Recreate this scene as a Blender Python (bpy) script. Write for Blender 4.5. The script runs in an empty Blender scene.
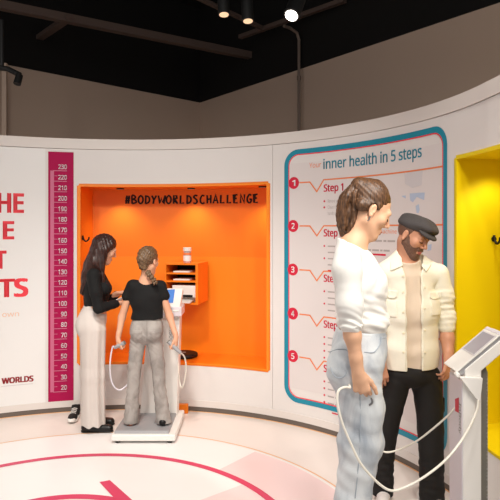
import bpy, bmesh, math, random
import numpy as np
import openvdb
from mathutils import Vector, Matrix
random.seed(4); np.random.seed(4)
SC = bpy.context.scene
COL = SC.collection

# ------------------------------------------------------------------ camera, world, lights, exposure
FPX, CAMZ, HZ = 570.0, 1.72, 230.0       # focal length in pixels, eye height, horizon row
cam_d = bpy.data.cameras.new('camera')
cam = bpy.data.objects.new('camera', cam_d); COL.objects.link(cam)
cam.location = (0, 0, CAMZ); cam.rotation_euler = (math.pi/2, 0, 0)
cam_d.sensor_width = 36; cam_d.lens = 36*FPX/500
cam_d.shift_y = -(250-HZ)/500; cam_d.clip_start = 0.05
SC.camera = cam
SC.view_settings.view_transform = 'Standard'; SC.view_settings.look = 'None'
SC.view_settings.exposure = 0.0; SC.view_settings.gamma = 1.0; SC.view_settings.use_curve_mapping = False
w = bpy.data.worlds.new('world'); SC.world = w; w.use_nodes = True
w.node_tree.nodes['Background'].inputs[0].default_value = (1.0, 0.96, 0.94, 1)
w.node_tree.nodes['Background'].inputs[1].default_value = 0.62

def spot(name, loc, aim, power, size=70, blend=0.6, rad=0.06, col=(1, .93, .85)):
    l = bpy.data.lights.new(name, 'SPOT'); l.energy = power; l.spot_size = math.radians(size)
    l.spot_blend = blend; l.shadow_soft_size = rad; l.color = col
    o = bpy.data.objects.new(name, l); COL.objects.link(o); o.location = loc
    o.rotation_euler = (Vector(aim)-Vector(loc)).to_track_quat('-Z', 'Y').to_euler()
    return o
SPOTS = [
    ((-2.0, 1.6, 3.6), (-1.9, 5.4, 1.2), 125, 75, .8, .15),
    ((-0.6, 1.4, 3.6), (-0.7, 5.2, 0.9), 145, 75, .8, .15),
    ((0.9, 1.2, 3.6), (0.9, 4.4, 1.2), 100, 75, .8, .12),
    ((-1.0, 2.9, 3.7), (-1.0, 3.8, 0.0), 300, 95, .8, .15),
    ((0.9, 0.6, 3.5), (0.5, 2.8, 1.2), 112, 60, .8, .10),
    ((1.9, 1.3, 3.5), (0.7, 3.2, 1.2), 150, 60, .8, .10),
    ((0.5, 1.6, 3.6), (1.2, 3.0, 1.0), 90, 60, .8, .10),  # unseen spot added to brighten the front console
    ((1.2, 2.4, 3.7), (1.9, 3.6, 1.2), 80, 70, .8, .10),
]
for i, (lo, ai, p, sz, bl, ra) in enumerate(SPOTS): spot('unseen_overhead_spot', lo, ai, p, sz, bl, ra)

# ------------------------------------------------------------------ helpers
def s2l(c):
    return tuple((x/12.92 if x <= .04045 else ((x+.055)/1.055)**2.4) for x in c)
def mat(name, rgb, rough=.6, metal=0.0, noise=0.0, nscale=40, bump=0.0, bscale=200, emit=None, estr=1.0, spec=.4, trans=0.0, sheen=0.0, lin=False):
    m = bpy.data.materials.new(name); m.use_nodes = True
    nt = m.node_tree; b = nt.nodes['Principled BSDF']
    c = tuple(rgb) if lin else s2l(rgb)
    b.inputs['Base Color'].default_value = (*c, 1); b.inputs['Roughness'].default_value = rough
    b.inputs['Metallic'].default_value = metal
    b.inputs['Specular IOR Level'].default_value = spec
    if trans: b.inputs['Transmission Weight'].default_value = trans
    if sheen: b.inputs['Sheen Weight'].default_value = sheen
    tc = nt.nodes.new('ShaderNodeTexCoord')
    if noise:
        n = nt.nodes.new('ShaderNodeTexNoise'); n.inputs['Scale'].default_value = nscale; n.inputs['Detail'].default_value = 4
        nt.links.new(tc.outputs['Object'], n.inputs['Vector'])
        mx = nt.nodes.new('ShaderNodeMix'); mx.data_type = 'RGBA'
        mx.inputs['A'].default_value = (*[max(0, x*(1-noise)) for x in c], 1)
        mx.inputs['B'].default_value = (*[min(1, x*(1+noise)) for x in c], 1)
        nt.links.new(n.outputs['Fac'], mx.inputs['Factor']); nt.links.new(mx.outputs['Result'], b.inputs['Base Color'])
    if bump:
        n2 = nt.nodes.new('ShaderNodeTexNoise'); n2.inputs['Scale'].default_value = bscale; n2.inputs['Detail'].default_value = 3
        nt.links.new(tc.outputs['Object'], n2.inputs['Vector'])
        bp = nt.nodes.new('ShaderNodeBump'); bp.inputs['Strength'].default_value = bump; bp.inputs['Distance'].default_value = .004
        nt.links.new(n2.outputs['Fac'], bp.inputs['Height']); nt.links.new(bp.outputs['Normal'], b.inputs['Normal'])
    if emit:
        b.inputs['Emission Color'].default_value = (*s2l(emit), 1); b.inputs['Emission Strength'].default_value = estr
    return m
def hair_mat(name, dark, light, scale=60):
    m = mat(name, dark, .45, spec=.5); nt = m.node_tree; b = nt.nodes['Principled BSDF']
    tc = nt.nodes.new('ShaderNodeTexCoord'); mp = nt.nodes.new('ShaderNodeMapping')
    mp.inputs['Scale'].default_value = (scale*3.5, scale*3.5, scale*.3)
    n = nt.nodes.new('ShaderNodeTexNoise'); n.inputs['Scale'].default_value = 1; n.inputs['Detail'].default_value = 3
    nt.links.new(tc.outputs['Object'], mp.inputs['Vector']); nt.links.new(mp.outputs['Vector'], n.inputs['Vector'])
    r = nt.nodes.new('ShaderNodeValToRGB'); r.color_ramp.elements[0].position = .32; r.color_ramp.elements[1].position = .72
    r.color_ramp.elements[0].color = (*s2l(dark), 1); r.color_ramp.elements[1].color = (*s2l(light), 1)
    nt.links.new(n.outputs['Fac'], r.inputs['Fac']); nt.links.new(r.outputs['Color'], b.inputs['Base Color'])
    bp = nt.nodes.new('ShaderNodeBump'); bp.inputs['Strength'].default_value = .35; bp.inputs['Distance'].default_value = .003
    nt.links.new(n.outputs['Fac'], bp.inputs['Height']); nt.links.new(bp.outputs['Normal'], b.inputs['Normal'])
    return m

def root(name, loc, label=None, cat=None, group=None):
    o = bpy.data.objects.new(name, None); o.empty_display_size = .05; COL.objects.link(o); o.location = loc
    if label: o['label'] = label
    if cat: o['category'] = cat
    if group: o['group'] = group
    return o
def tag(o, label, cat, group=None):
    o['label'] = label; o['category'] = cat
    if group: o['group'] = group
    return o
def base_of(par):
    v = Vector((0, 0, 0))
    while par is not None: v = v+Vector(par.location); par = par.parent
    return v
def link_mesh(name, me, m, parent=None, smooth=False, kind=None, label=None):
    """world-space mesh data -> object; children keep their place under the parent's base point"""
    o = bpy.data.objects.new(name, me); COL.objects.link(o)
    if m: me.materials.append(m)
    if parent is not None:
        me.transform(Matrix.Translation(-base_of(parent))); o.parent = parent
    elif len(me.vertices):
        co = np.empty(len(me.vertices)*3, dtype=np.float32); me.vertices.foreach_get('co', co); co = co.reshape(-1, 3)
        c = (co.min(0)+co.max(0))/2; b = Vector((c[0], c[1], co[:, 2].min()))
        me.transform(Matrix.Translation(-b)); o.location = b
    if smooth: me.shade_smooth()
    if kind: o['kind'] = kind
    if label: o['label'] = label
    return o
def obj(name, bm, m, parent=None, smooth=False, kind=None, label=None, bevel=0):
    bmesh.ops.recalc_face_normals(bm, faces=bm.faces[:])
    me = bpy.data.meshes.new(name); bm.to_mesh(me); bm.free()
    o = link_mesh(name, me, m, parent, smooth, kind, label)
    if bevel:
        md = o.modifiers.new('bevel', 'BEVEL'); md.width = bevel; md.segments = 3; md.limit_method = 'ANGLE'
        md.angle_limit = math.radians(40)
    return o
def flat(name, verts, faces, m, parent=None, **k):
    me = bpy.data.meshes.new(name); me.from_pydata([tuple(v) for v in verts], [], faces); me.update()
    return link_mesh(name, me, m, parent, **k)

def add_box(bm, lo, hi):
    vs = [bm.verts.new((x, y, z)) for x in (lo[0], hi[0]) for y in (lo[1], hi[1]) for z in (lo[2], hi[2])]
    for f in ((0, 1, 3, 2), (4, 6, 7, 5), (0, 4, 5, 1), (2, 3, 7, 6), (0, 2, 6, 4), (1, 5, 7, 3)):
        bm.faces.new([vs[i] for i in f])
def box(lo, hi):
    bm = bmesh.new(); add_box(bm, lo, hi); return bm
def add_prism(bm, poly, d):
    """poly: list of 3-D points in a plane, d: extrusion vector"""
    d = Vector(d); a = [bm.verts.new(Vector(p)) for p in poly]; b = [bm.verts.new(Vector(p)+d) for p in poly]
    n = len(poly); bm.faces.new(a); bm.faces.new(b[::-1])
    for i in range(n): bm.faces.new((a[i], b[i], b[(i+1) % n], a[(i+1) % n]))
def prism(poly, d):
    bm = bmesh.new(); add_prism(bm, poly, d); return bm
def catmull(P, n=8):
    P = [Vector(p) for p in P]; out = []
    for i in range(len(P)-1):
        p0 = P[max(i-1, 0)]; p1 = P[i]; p2 = P[i+1]; p3 = P[min(i+2, len(P)-1)]
        for k in range(n):
            t = k/n
            out.append(.5*((2*p1)+(p2-p0)*t+(2*p0-5*p1+4*p2-p3)*t*t+(3*p1-p0-3*p2+p3)*t**3))
    out.append(P[-1]); return out
def add_tube(bm, P, r, seg=10, caps=True):
    P = [Vector(p) for p in P]; n = len(P)
    R = r if isinstance(r, (list, tuple)) else [r]*n
    if len(R) != n: R = [float(v) for v in np.interp(np.linspace(0, 1, n), np.linspace(0, 1, len(R)), R)]
    up = None; rings = []
    for i in range(n):
        t = (P[min(i+1, n-1)]-P[max(i-1, 0)])
        t = t.normalized() if t.length > 1e-9 else Vector((0, 0, 1))
        if up is None:
            up = t.orthogonal().normalized()
        up = (up-t*up.dot(t)); up = up.normalized() if up.length > 1e-6 else t.orthogonal().normalized()
        q = t.cross(up)
        rings.append([bm.verts.new(P[i]+(up*math.cos(a)+q*math.sin(a))*R[i]) for a in [2*math.pi*k/seg for k in range(seg)]])
    for a, b in zip(rings, rings[1:]):
        for k in range(seg): bm.faces.new((a[k], a[(k+1) % seg], b[(k+1) % seg], b[k]))
    if caps:
        bm.faces.new(rings[0][::-1]); bm.faces.new(rings[-1])
def tube(P, r, seg=10, smooth_pts=0):
    bm = bmesh.new(); add_tube(bm, catmull(P, smooth_pts) if smooth_pts else P, r, seg); return bm
def lathe(prof, c, seg=32, axis=None):
    """prof: (radius, height) from bottom to top about a vertical axis (or axis vector) through c"""
    bm = bmesh.new(); c = Vector(c)
    M = Vector((0, 0, 1)).rotation_difference(Vector(axis).normalized()).to_matrix() if axis is not None else Matrix.Identity(3)
    rings = []
    for r, h in prof:
        rings.append([bm.verts.new(c+M @ Vector((r*math.cos(a), r*math.sin(a), h))) for a in [2*math.pi*k/seg for k in range(seg)]])
    for a, b in zip(rings, rings[1:]):
        for k in range(seg): bm.faces.new((a[k], a[(k+1) % seg], b[(k+1) % seg], b[k]))
    bm.faces.new(rings[0][::-1]); bm.faces.new(rings[-1])
    return bm
def W(px, py, D):
    return Vector(((px-250)/FPX*D, D, CAMZ-(py-HZ)/FPX*D))

# ------------------------------------------------------------------ the curved wall: r(theta) about CW
CW = (-1.10, 3.00)
_obs = [(0, 418.5), (71, 411.5), (187, 411.6), (274, 420.5), (338.6, 437.4), (400, 463), (449, 493), (490, 526)]
_th, _rr = [], []
for _x, _y in _obs:
    _s = (_y-HZ)/CAMZ; _X = (_x-250)/_s-CW[0]; _Y = FPX/_s-CW[1]
    _th.append(math.atan2(_X, _Y)); _rr.append(math.hypot(_X, _Y))
_cf = np.polyfit(_th, _rr, 3); _T0, _T1 = min(_th), max(_th)
def rw(t):
    return float(np.polyval(_cf, min(max(t, _T0), _T1)))
def wp(t, z, off=0.0):
    """point of the wall face at angle t, off > 0 is into the room"""
    r = rw(t)-off
    return Vector((CW[0]+r*math.sin(t), CW[1]+r*math.cos(t), z))
_tt = np.linspace(-1.2, 2.0, 3201)
_pp = np.array([(lambda v: v.x/v.y*FPX+250 if v.y > .3 else np.nan)(wp(t, 0)) for t in _tt])
_k0 = int(np.argmin(np.abs(_tt+.55))); _k1 = int(np.nanargmax(np.where(_tt < 1.75, _pp, np.nan)))
for _k in range(_k0, 0, -1):
    if not _pp[_k-1] < _pp[_k]: break
_kl = _k
def th(px):
    return float(np.interp(px, _pp[_kl:_k1], _tt[_kl:_k1]))
def zat(px, py, off=0.0):
    v = wp(th(px), 0, off); return CAMZ-(py-HZ)/FPX*v.y
def slab(bm, t0, t1, z0, z1, off, thick, step=.02):
    """curved block: face at off (into the room +), thick away from the room"""
    n = max(2, int(abs(t1-t0)/step)+1); cols = []
    for k in range(n):
        t = t0+(t1-t0)*k/(n-1)
        cols.append([bm.verts.new(wp(t, z, o)) for z, o in ((z0, off), (z1, off), (z1, off-thick), (z0, off-thick))])
    for a, b in zip(cols, cols[1:]):
        for i in range(4): bm.faces.new((a[i], a[(i+1) % 4], b[(i+1) % 4], b[i]))
    bm.faces.new(cols[0]); bm.faces.new(cols[-1][::-1])
def wslab(*a, **k):
    bm = bmesh.new(); slab(bm, *a, **k); return bm
class Print:
    """flat print laid on the wall: rectangles, strokes, discs, letters in (theta, z)"""
    def __init__(s, off=.002): s.v = []; s.f = []; s.off = off
    def poly(s, pts):
        b = len(s.v); s.v += [wp(t, z, s.off) for t, z in pts]; s.f.append(tuple(range(b, b+len(pts))))
    def rect(s, t0, t1, z0, z1):
        n = max(1, int(abs(t1-t0)/.03)+1)
        for k in range(n):
            a = t0+(t1-t0)*k/n; b = t0+(t1-t0)*(k+1)/n
            s.poly([(a, z0), (b, z0), (b, z1), (a, z1)])
    def stroke(s, P, wd, closed=False, t_ref=None):
        tm = t_ref if t_ref is not None else sum(p[0] for p in P)/len(P); r = rw(tm)
        Q = []
        m = len(P)+(1 if closed else 0)
        for i in range(m-1):
            a, b = P[i], P[(i+1) % len(P)]; n = max(1, int(abs(b[0]-a[0])/.03)+1)
            for k in range(n): Q.append(Vector(((a[0]+(b[0]-a[0])*k/n)*r, a[1]+(b[1]-a[1])*k/n)))
        if not closed: Q.append(Vector((P[-1][0]*r, P[-1][1])))
        n = len(Q); L = []
        for i in range(n):
            if closed: a, b = Q[i-1], Q[(i+1) % n]
            else: a, b = Q[max(i-1, 0)], Q[min(i+1, n-1)]
            d = (b-a).normalized(); nn = Vector((-d.y, d.x))
            e = Q[i]-a if (closed or i > 0) else Q[1]-Q[0]; e = e.normalized(); mm = Vector((-e.y, e.x))
            sc = 1/max(.5, nn.dot(mm))
            L.append((Q[i]+nn*wd/2*sc, Q[i]-nn*wd/2*sc))
        for i in range(n if closed else n-1):
            a, b = L[i], L[(i+1) % n]
            s.poly([(a[0].x/r, a[0].y), (a[1].x/r, a[1].y), (b[1].x/r, b[1].y), (b[0].x/r, b[0].y)])
    def disc(s, t, z, rad, n=24):
        r = rw(t); s.poly([(t+rad*math.cos(2*math.pi*k/n)/r, z+rad*math.sin(2*math.pi*k/n)) for k in range(n)])
    def text(s, body, t0, z0, h, t1=None, bold=0.0, t_off=0):
        """cap height h, baseline z0, from t0; squeezed to end at t1"""
        V, F = text2d(body, bold)
        xs = [v[0] for v in V]; x0, x1 = min(xs), max(xs); r = rw(t0)
        kx = (t1-t0)*r/(x1-x0) if t1 is not None else h
        b = len(s.v)
        s.v += [wp(t0+(x-x0)*kx/r, z0+y*h, s.off) for x, y in V]; s.f += [tuple(i+b for i in f) for f in F]
    def build(s, name, m, parent, **k): return flat(name, s.v, s.f, m, parent, **k)
_tc = {}
try:
    FONT = bpy.data.fonts.load(bpy.utils.system_resource('DATAFILES')+'/fonts/NotoSansHebrew-Regular.woff2')
except Exception:
    FONT = None
def text2d(body, bold=0.0):
    """letters as (x, y) with cap height 1; bold lays shifted copies over each other"""
    if (body, bold) in _tc: return _tc[(body, bold)]
    def get(bd):
        c = bpy.data.curves.new('letters', 'FONT'); c.body = bd; c.font = FONT or c.font; c.resolution_u = 5; c.dimensions = '2D'; c.fill_mode = 'BOTH'
        o = bpy.data.objects.new('letters', c); COL.objects.link(o)
        dg = bpy.context.evaluated_depsgraph_get(); e = o.evaluated_get(dg); me = e.to_mesh()
        V = [(v.co.x, v.co.y) for v in me.vertices]; F = [tuple(p.vertices) for p in me.polygons]
        e.to_mesh_clear(); bpy.data.objects.remove(o); bpy.data.curves.remove(c); return V, F
    if 'H' not in _tc: _tc['H'] = max(v[1] for v in get('H')[0])
    k = 1/_tc['H']; V, F = get(body); V = [(x*k, y*k) for x, y in V]
    if bold:
        A, B = [], []
        for dx, dy in ((-1, -.7), (1, -.7), (-1, .7), (1, .7), (0, 0), (-1, 0), (1, 0)):
            b = len(A); A += [(x+dx*bold, y*(1-1.0*bold)+.5*bold+dy*bold*.6) for x, y in V]; B += [tuple(q+b for q in f) for f in F]
        V, F = A, B
    _tc[(body, bold)] = (V, F)
    return V, F

# ------------------------------------------------------------------ signed-distance sculpting for bodies and clothes
class SDF:
    def __init__(s, lo, hi, res):
        lo, hi = np.minimum(lo, hi), np.maximum(lo, hi)
        s.lo = np.array(lo, np.float32); s.res = res
        s.n = [int((hi[i]-lo[i])/res)+2 for i in range(3)]
        s.ax = [s.lo[i]+res*np.arange(s.n[i], dtype=np.float32) for i in range(3)]
        s.d = np.full(s.n, .06, np.float32)
    def _sub(s, lo, hi, mar):
        sl = []
        for i in range(3):
            a = int(np.floor((lo[i]-mar-s.lo[i])/s.res)); b = int(np.ceil((hi[i]+mar-s.lo[i])/s.res))+1
            a = max(0, min(a, s.n[i])); b = max(0, min(b, s.n[i]))
            if b-a < 1: return None, None
            sl.append(slice(a, b))
        g = np.meshgrid(*[s.ax[i][sl[i]] for i in range(3)], indexing='ij', sparse=True)
        return tuple(sl), g
    def _put(s, sl, d, k, op):
        cur = s.d[sl]
        if op == 'add':
            if k > 0:
                h = np.clip(k-np.abs(cur-d), 0, None)/k; s.d[sl] = np.minimum(cur, d)-h*h*k*.25
            else: s.d[sl] = np.minimum(cur, d)
        elif op == 'sub':
            e = -d
            if k > 0:
                h = np.clip(k-np.abs(cur-e), 0, None)/k; s.d[sl] = np.maximum(cur, e)+h*h*k*.25
            else: s.d[sl] = np.maximum(cur, e)
    def cone(s, a, b, ra, rb=None, k=.02, fl=None, op='add'):
        """tapered capsule; fl=(axis, factor) squashes the section along axis"""
        rb = ra if rb is None else rb
        a = np.array(a, np.float32); b = np.array(b, np.float32); R = max(ra, rb)*(max(1, fl[1]) if fl else 1)
        sl, g = s._sub(np.minimum(a, b)-R, np.maximum(a, b)+R, k+.02)
        if sl is None: return s
        ab = b-a; L2 = max(float(ab@ab), 1e-9)
        p = [g[i]-a[i] for i in range(3)]
        t = np.clip((p[0]*ab[0]+p[1]*ab[1]+p[2]*ab[2])/L2, 0, 1)
        q = [p[i]-t*ab[i] for i in range(3)]
        f = 1.0
        if fl:
            ax = np.array(fl[0], np.float32); ax = ax/np.linalg.norm(ax); f = fl[1]
            c = q[0]*ax[0]+q[1]*ax[1]+q[2]*ax[2]; e = c*(1/f-1)
            q = [q[i]+e*ax[i] for i in range(3)]
        d = np.sqrt(q[0]**2+q[1]**2+q[2]**2)-(ra+t*(rb-ra))
        s._put(sl, (d*min(1, f)).astype(np.float32), k, op); return s
    def chain(s, P, R, k=.02, fl=None):
        for i in range(len(P)-1): s.cone(P[i], P[i+1], R[i], R[i+1], k, fl)
        return s
    def ell(s, c, r, M=None, k=.02, op='add'):
        c = np.array(c, np.float32); r = np.array(r, np.float32); R = float(r.max())
        sl, g = s._sub(c-R, c+R, k+.02)
        if sl is None: return s
        p = [g[i]-c[i] for i in range(3)]
        if M is not None:
            M = np.array(M, np.float32)           # columns = local axes
            p = [p[0]*M[0, i]+p[1]*M[1, i]+p[2]*M[2, i] for i in range(3)]
        k0 = np.sqrt((p[0]/r[0])**2+(p[1]/r[1])**2+(p[2]/r[2])**2)
        k1 = np.sqrt((p[0]/r[0]**2)**2+(p[1]/r[1]**2)**2+(p[2]/r[2]**2)**2)+1e-6
        s._put(sl, (k0*(k0-1)/k1).astype(np.float32), k, op); return s
    def box(s, c, h, M=None, rnd=.005, k=.01, op='add'):
        c = np.array(c, np.float32); h = np.array(h, np.float32); R = float(np.linalg.norm(h))
        sl, g = s._sub(c-R, c+R, k+.02)
        if sl is None: return s
        p = [g[i]-c[i] for i in range(3)]
        if M is not None:
            M = np.array(M, np.float32); p = [p[0]*M[0, i]+p[1]*M[1, i]+p[2]*M[2, i] for i in range(3)]
        q = [np.abs(p[i])-h[i]+rnd for i in range(3)]
        o = np.sqrt(np.clip(q[0], 0, None)**2+np.clip(q[1], 0, None)**2+np.clip(q[2], 0, None)**2)
        d = o+np.minimum(np.maximum(q[0], np.maximum(q[1], q[2])), 0)-rnd
        s._put(sl, d.astype(np.float32), k, op); return s
    def grid(s): return np.meshgrid(*s.ax, indexing='ij', sparse=True)
    def cut(s, p, n, k=0):
        """keep the side the normal n points away from"""
        n = np.array(n, np.float32); n /= np.linalg.norm(n); g = s.grid()
        e = (g[0]-p[0])*n[0]+(g[1]-p[1])*n[1]+(g[2]-p[2])*n[2]
        if k:
            h = np.clip(k-np.abs(s.d-e), 0, None)/k; s.d = (np.maximum(s.d, e)+h*h*k*.25).astype(np.float32)
        else: s.d = np.maximum(s.d, e).astype(np.float32)
        return s
    def disp(s, fn):
        g = s.grid(); s.d = (s.d+fn(g[0], g[1], g[2])).astype(np.float32); return s
    def minus(s, o, grow=0.0):
        s.d = np.maximum(s.d, -(o.d-grow)); return s
    def copy(s):
        c = SDF.__new__(SDF); c.lo, c.res, c.n, c.ax, c.d = s.lo, s.res, s.n, s.ax, s.d.copy(); return c
    def build(s, name, m, parent, smooth_it=0, label=None):
        gr = openvdb.FloatGrid(background=.06)
        d = s.d.copy(); d[0] = d[-1] = .06; d[:, 0] = d[:, -1] = .06; d[:, :, 0] = d[:, :, -1] = .06
        gr.copyFromArray(d, tolerance=0)
        gr.transform = openvdb.createLinearTransform(voxelSize=s.res)
        pts, quads = gr.convertToQuads(isovalue=0.0)
        pts = pts+s.lo
        me = bpy.data.meshes.new(name)
        me.vertices.add(len(pts)); me.vertices.foreach_set('co', np.ascontiguousarray(pts, np.float32).ravel())
        q = np.ascontiguousarray(quads[:, ::-1], np.int32); nf = len(q)
        me.loops.add(nf*4); me.loops.foreach_set('vertex_index', q.ravel())
        me.polygons.add(nf); me.polygons.foreach_set('loop_start', np.arange(0, nf*4, 4, dtype=np.int32))
        me.update(calc_edges=True); me.validate()
        return link_mesh(name, me, m, parent, smooth=True, label=label)
def frame(f, up=(0, 0, 1)):
    """columns: right, forward, up"""
    f = Vector(f).normalized(); r = f.cross(Vector(up)).normalized(); u = r.cross(f)
    return np.array([[r.x, f.x, u.x], [r.y, f.y, u.y], [r.z, f.z, u.z]])
def roll(M, deg):
    a = math.radians(deg); c, s_ = math.cos(a), math.sin(a)
    return M @ np.array([[c, 0, s_], [0, 1, 0], [-s_, 0, c]])
# ------------------------------------------------------------------ materials
M = {}
M['wall'] = mat('wall_paint', (.895, .88, .87), .55, noise=.02, nscale=3)
M['banner'] = mat('banner_white', (.93, .93, .925), .5)
M['poster'] = mat('poster_white', (.88, .855, .85), .45)
M['trim'] = mat('trim_paint', (.885, .86, .84), .5)
M['kick'] = mat('kick_grey', (.42, .38, .35), .5)
M['orange'] = mat('orange_lacquer', (.95, .50, .08), .42, noise=.03, nscale=4)
M['orange_lite'] = mat('orange_lighter', (.97, .545, .10), .42)
M['orange_edge'] = mat('orange_edge', (.98, .56, .14), .4)
M['yellow'] = mat('yellow_lacquer', (.92, .815, .02), .45)
M['upper'] = mat('upper_wall_beige', (.80, .71, .64), .8, noise=.04, nscale=1.2)
M['black'] = mat('black_paint', (.06, .055, .05), .9)
M['beam'] = mat('dark_steel', (.36, .30, .27), .6)
M['pipe'] = mat('galvanised_pipe', (.50, .44, .40), .5, .3)
M['floor'] = mat('floor_vinyl', (.92, .885, .86), .35, noise=.02, nscale=5)
M['floor_disc'] = mat('floor_white', (.955, .945, .94), .32, noise=.015, nscale=4)
M['floor_pink'] = mat('floor_pale_pink', (.95, .85, .85), .32)
M['pink'] = mat('floor_pink_print', (.84, .25, .40), .4)
M['oline'] = mat('floor_orange_line', (.93, .72, .52), .4)
M['magenta'] = mat('magenta_print', (.68, .07, .31), .7, spec=.2)
M['magenta_lite'] = mat('magenta_scale', (.80, .42, .55), .5)
M['tick'] = mat('scale_white', (.93, .85, .88), .5)
M['red'] = mat('red_print', (.95, .25, .30), .5)
M['crimson'] = mat('crimson_print', (.83, .13, .25), .5)
M['dkred'] = mat('dark_red_print', (.62, .13, .16), .5)
M['peach'] = mat('peach_print', (.95, .78, .66), .5)
M['teal'] = mat('teal_print', (.10, .55, .65), .45)
M['oprint'] = mat('orange_print', (.93, .52, .30), .5)
M['grey_print'] = mat('grey_print', (.70, .67, .66), .5)
M['pale_print'] = mat('pale_grey_print', (.835, .82, .83), .5)
M['blue_print'] = mat('pale_blue_print', (.72, .78, .87), .5)
M['white_print'] = mat('white_print', (.96, .95, .95), .5)
M['ink'] = mat('black_ink', (.10, .05, .03), .6)
M['white'] = mat('white_plastic', (.93, .92, .90), .35)
M['lilac'] = mat('lilac_plastic_and_shade', (.88, .86, .89), .35)
M['greyp'] = mat('grey_plastic', (.62, .62, .63), .4)
M['dkgrey'] = mat('dark_grey_panel', (.46, .45, .42), .5, noise=.1, nscale=30)
M['mat_grey'] = mat('grey_rubber', (.60, .60, .61), .45)
M['screen'] = mat('blue_screen', (.30, .48, .75), .25, emit=(.30, .50, .80), estr=.35)
M['screen_grey'] = mat('grey_screen', (.66, .65, .68), .18, noise=.05, nscale=20)
M['screen_pink'] = mat('screen_reflection', (.75, .68, .66), .2)
M['cable'] = mat('cream_cable', (.93, .91, .86), .4)
M['paper'] = mat('paper', (.93, .92, .90), .7)
M['dark'] = mat('dark_inside', (.10, .05, .03), .7)
M['blackp'] = mat('black_plastic', (.03, .03, .03), .55)
M['steel'] = mat('brushed_steel', (.55, .55, .56), .3, .9)
M['lens'] = mat('lamp_lens', (1, 1, 1), .3, emit=(1, .96, .90), estr=6)
M['lens_dim'] = mat('lamp_lens_dim', (.9, .8, .7), .3, emit=(.95, .80, .62), estr=.8)
M['clear'] = mat('clear_plastic', (.97, .96, .95), .1, trans=.6)

# ------------------------------------------------------------------ the setting
bm = bmesh.new(); add_box(bm, (-7, -6, -.1), (7, 10.5, 0)); obj('floor', bm, M['floor'], kind='structure')
def ring(r0, r1, z, a0=0, a1=2*math.pi, n=128):
    V = []; F = []
    for k in range(n+1):
        a = a0+(a1-a0)*k/n
        for r in (r0, r1): V.append((CF[0]+r*math.sin(a), CF[1]+r*math.cos(a), z))
    for k in range(n): F.append((2*k, 2*k+1, 2*k+3, 2*k+2))
    return V, F
CF = (-1.085, 2.98)
R_O, R_P = 1.855, 1.375
V = [(CF[0]+R_O*math.sin(a), CF[1]+R_O*math.cos(a), .0015) for a in np.linspace(0, 2*math.pi, 129)[:-1]]
flat('floor_white_disc', V, [tuple(range(128))], M['floor_disc'], kind='structure')
V, F = ring(R_O-.004, R_O+.008, .003); flat('floor_orange_line', V, F, M['oline'], kind='structure')
V, F = ring(R_P+.03, R_O-.03, .0026, math.radians(38), math.radians(92), 40); flat('floor_pink_sector', V, F, M['floor_pink'], kind='structure')
V, F = ring(0.0, R_P-.03, .0026, math.radians(50), math.radians(120), 40); flat('floor_pink_wedge', V, F, M['floor_pink'], kind='structure')
V, F = ring(R_P-.026, R_P+.026, .0035); flat('floor_pink_ring', V, F, M['pink'], kind='structure')
# pink curved arrow printed on the floor
def fl(px, py, z=.004):
    s = (py-HZ)/CAMZ; return Vector(((px-250)/s, FPX/s, z))
c0 = fl(79, 497); rr = .62; cc = Vector((c0.x, c0.y-rr, .004))
V = []; F = []
for k in range(49):
    a = math.radians(-110+210*k/48)
    for r in (rr-.032, rr+.032): V.append((cc.x+r*math.sin(a), cc.y+r*math.cos(a), .004))
for k in range(48): F.append((2*k, 2*k+1, 2*k+3, 2*k+2))
b = len(V); V += [fl(99.4, 482.6, .0045), fl(109.8, 480.7, .0045), fl(137, 505, .0045), fl(121, 506, .0045)]; F.append((b, b+1, b+2, b+3))
flat('floor_pink_arrow', V, F, M['pink'], kind='structure')

ZT, ZO0, ZO1 = 2.585, .455, 2.14
TO0, TO1 = th(79), th(268.3)
ZY0, ZY1 = .455, 2.18
TY0 = th(456.5); TY1 = TY0+.50
TL, TR = -1.9, TY1+.10
TH = .07
bm = bmesh.new()
g = .0007
SEAM = th(272.5); S2 = th(46)
for a, b in ((TL, TO0),): slab(bm, a, b, .048, ZT-.10, 0, TH)
slab(bm, TO0, TO1, .048, ZO0-.004, 0, TH); slab(bm, TO0, TO1, ZO1+.004, ZT-.10, 0, TH)
slab(bm, TO1, SEAM-g, .048, ZT-.10, 0, TH)
slab(bm, SEAM+g, TY0, .048, ZT-.10, 0, TH)
slab(bm, TY0, TY1, .048, ZY0-.004, 0, TH); slab(bm, TY0, TY1, ZY1+.004, ZT-.10, 0, TH)
slab(bm, TY1, TR, .048, ZT-.10, 0, TH)
obj('wall_curved', bm, M['wall'], kind='structure')
obj('trim_top', wslab(TL, TR, ZT-.096, ZT, .006, TH+.012), M['trim'], kind='structure')
obj('baseboard_curved', wslab(TL, TR, .048, .108, .008, .05), M['trim'], kind='structure')
obj('trim_toe_kick', wslab(TL, TR, 0, .048, .0, .04), M['kick'], kind='structure')
bm = wslab(TL, TR, 0, .004, .008, .012); obj('trim_gold', bm, M['oline'], kind='structure')
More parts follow.
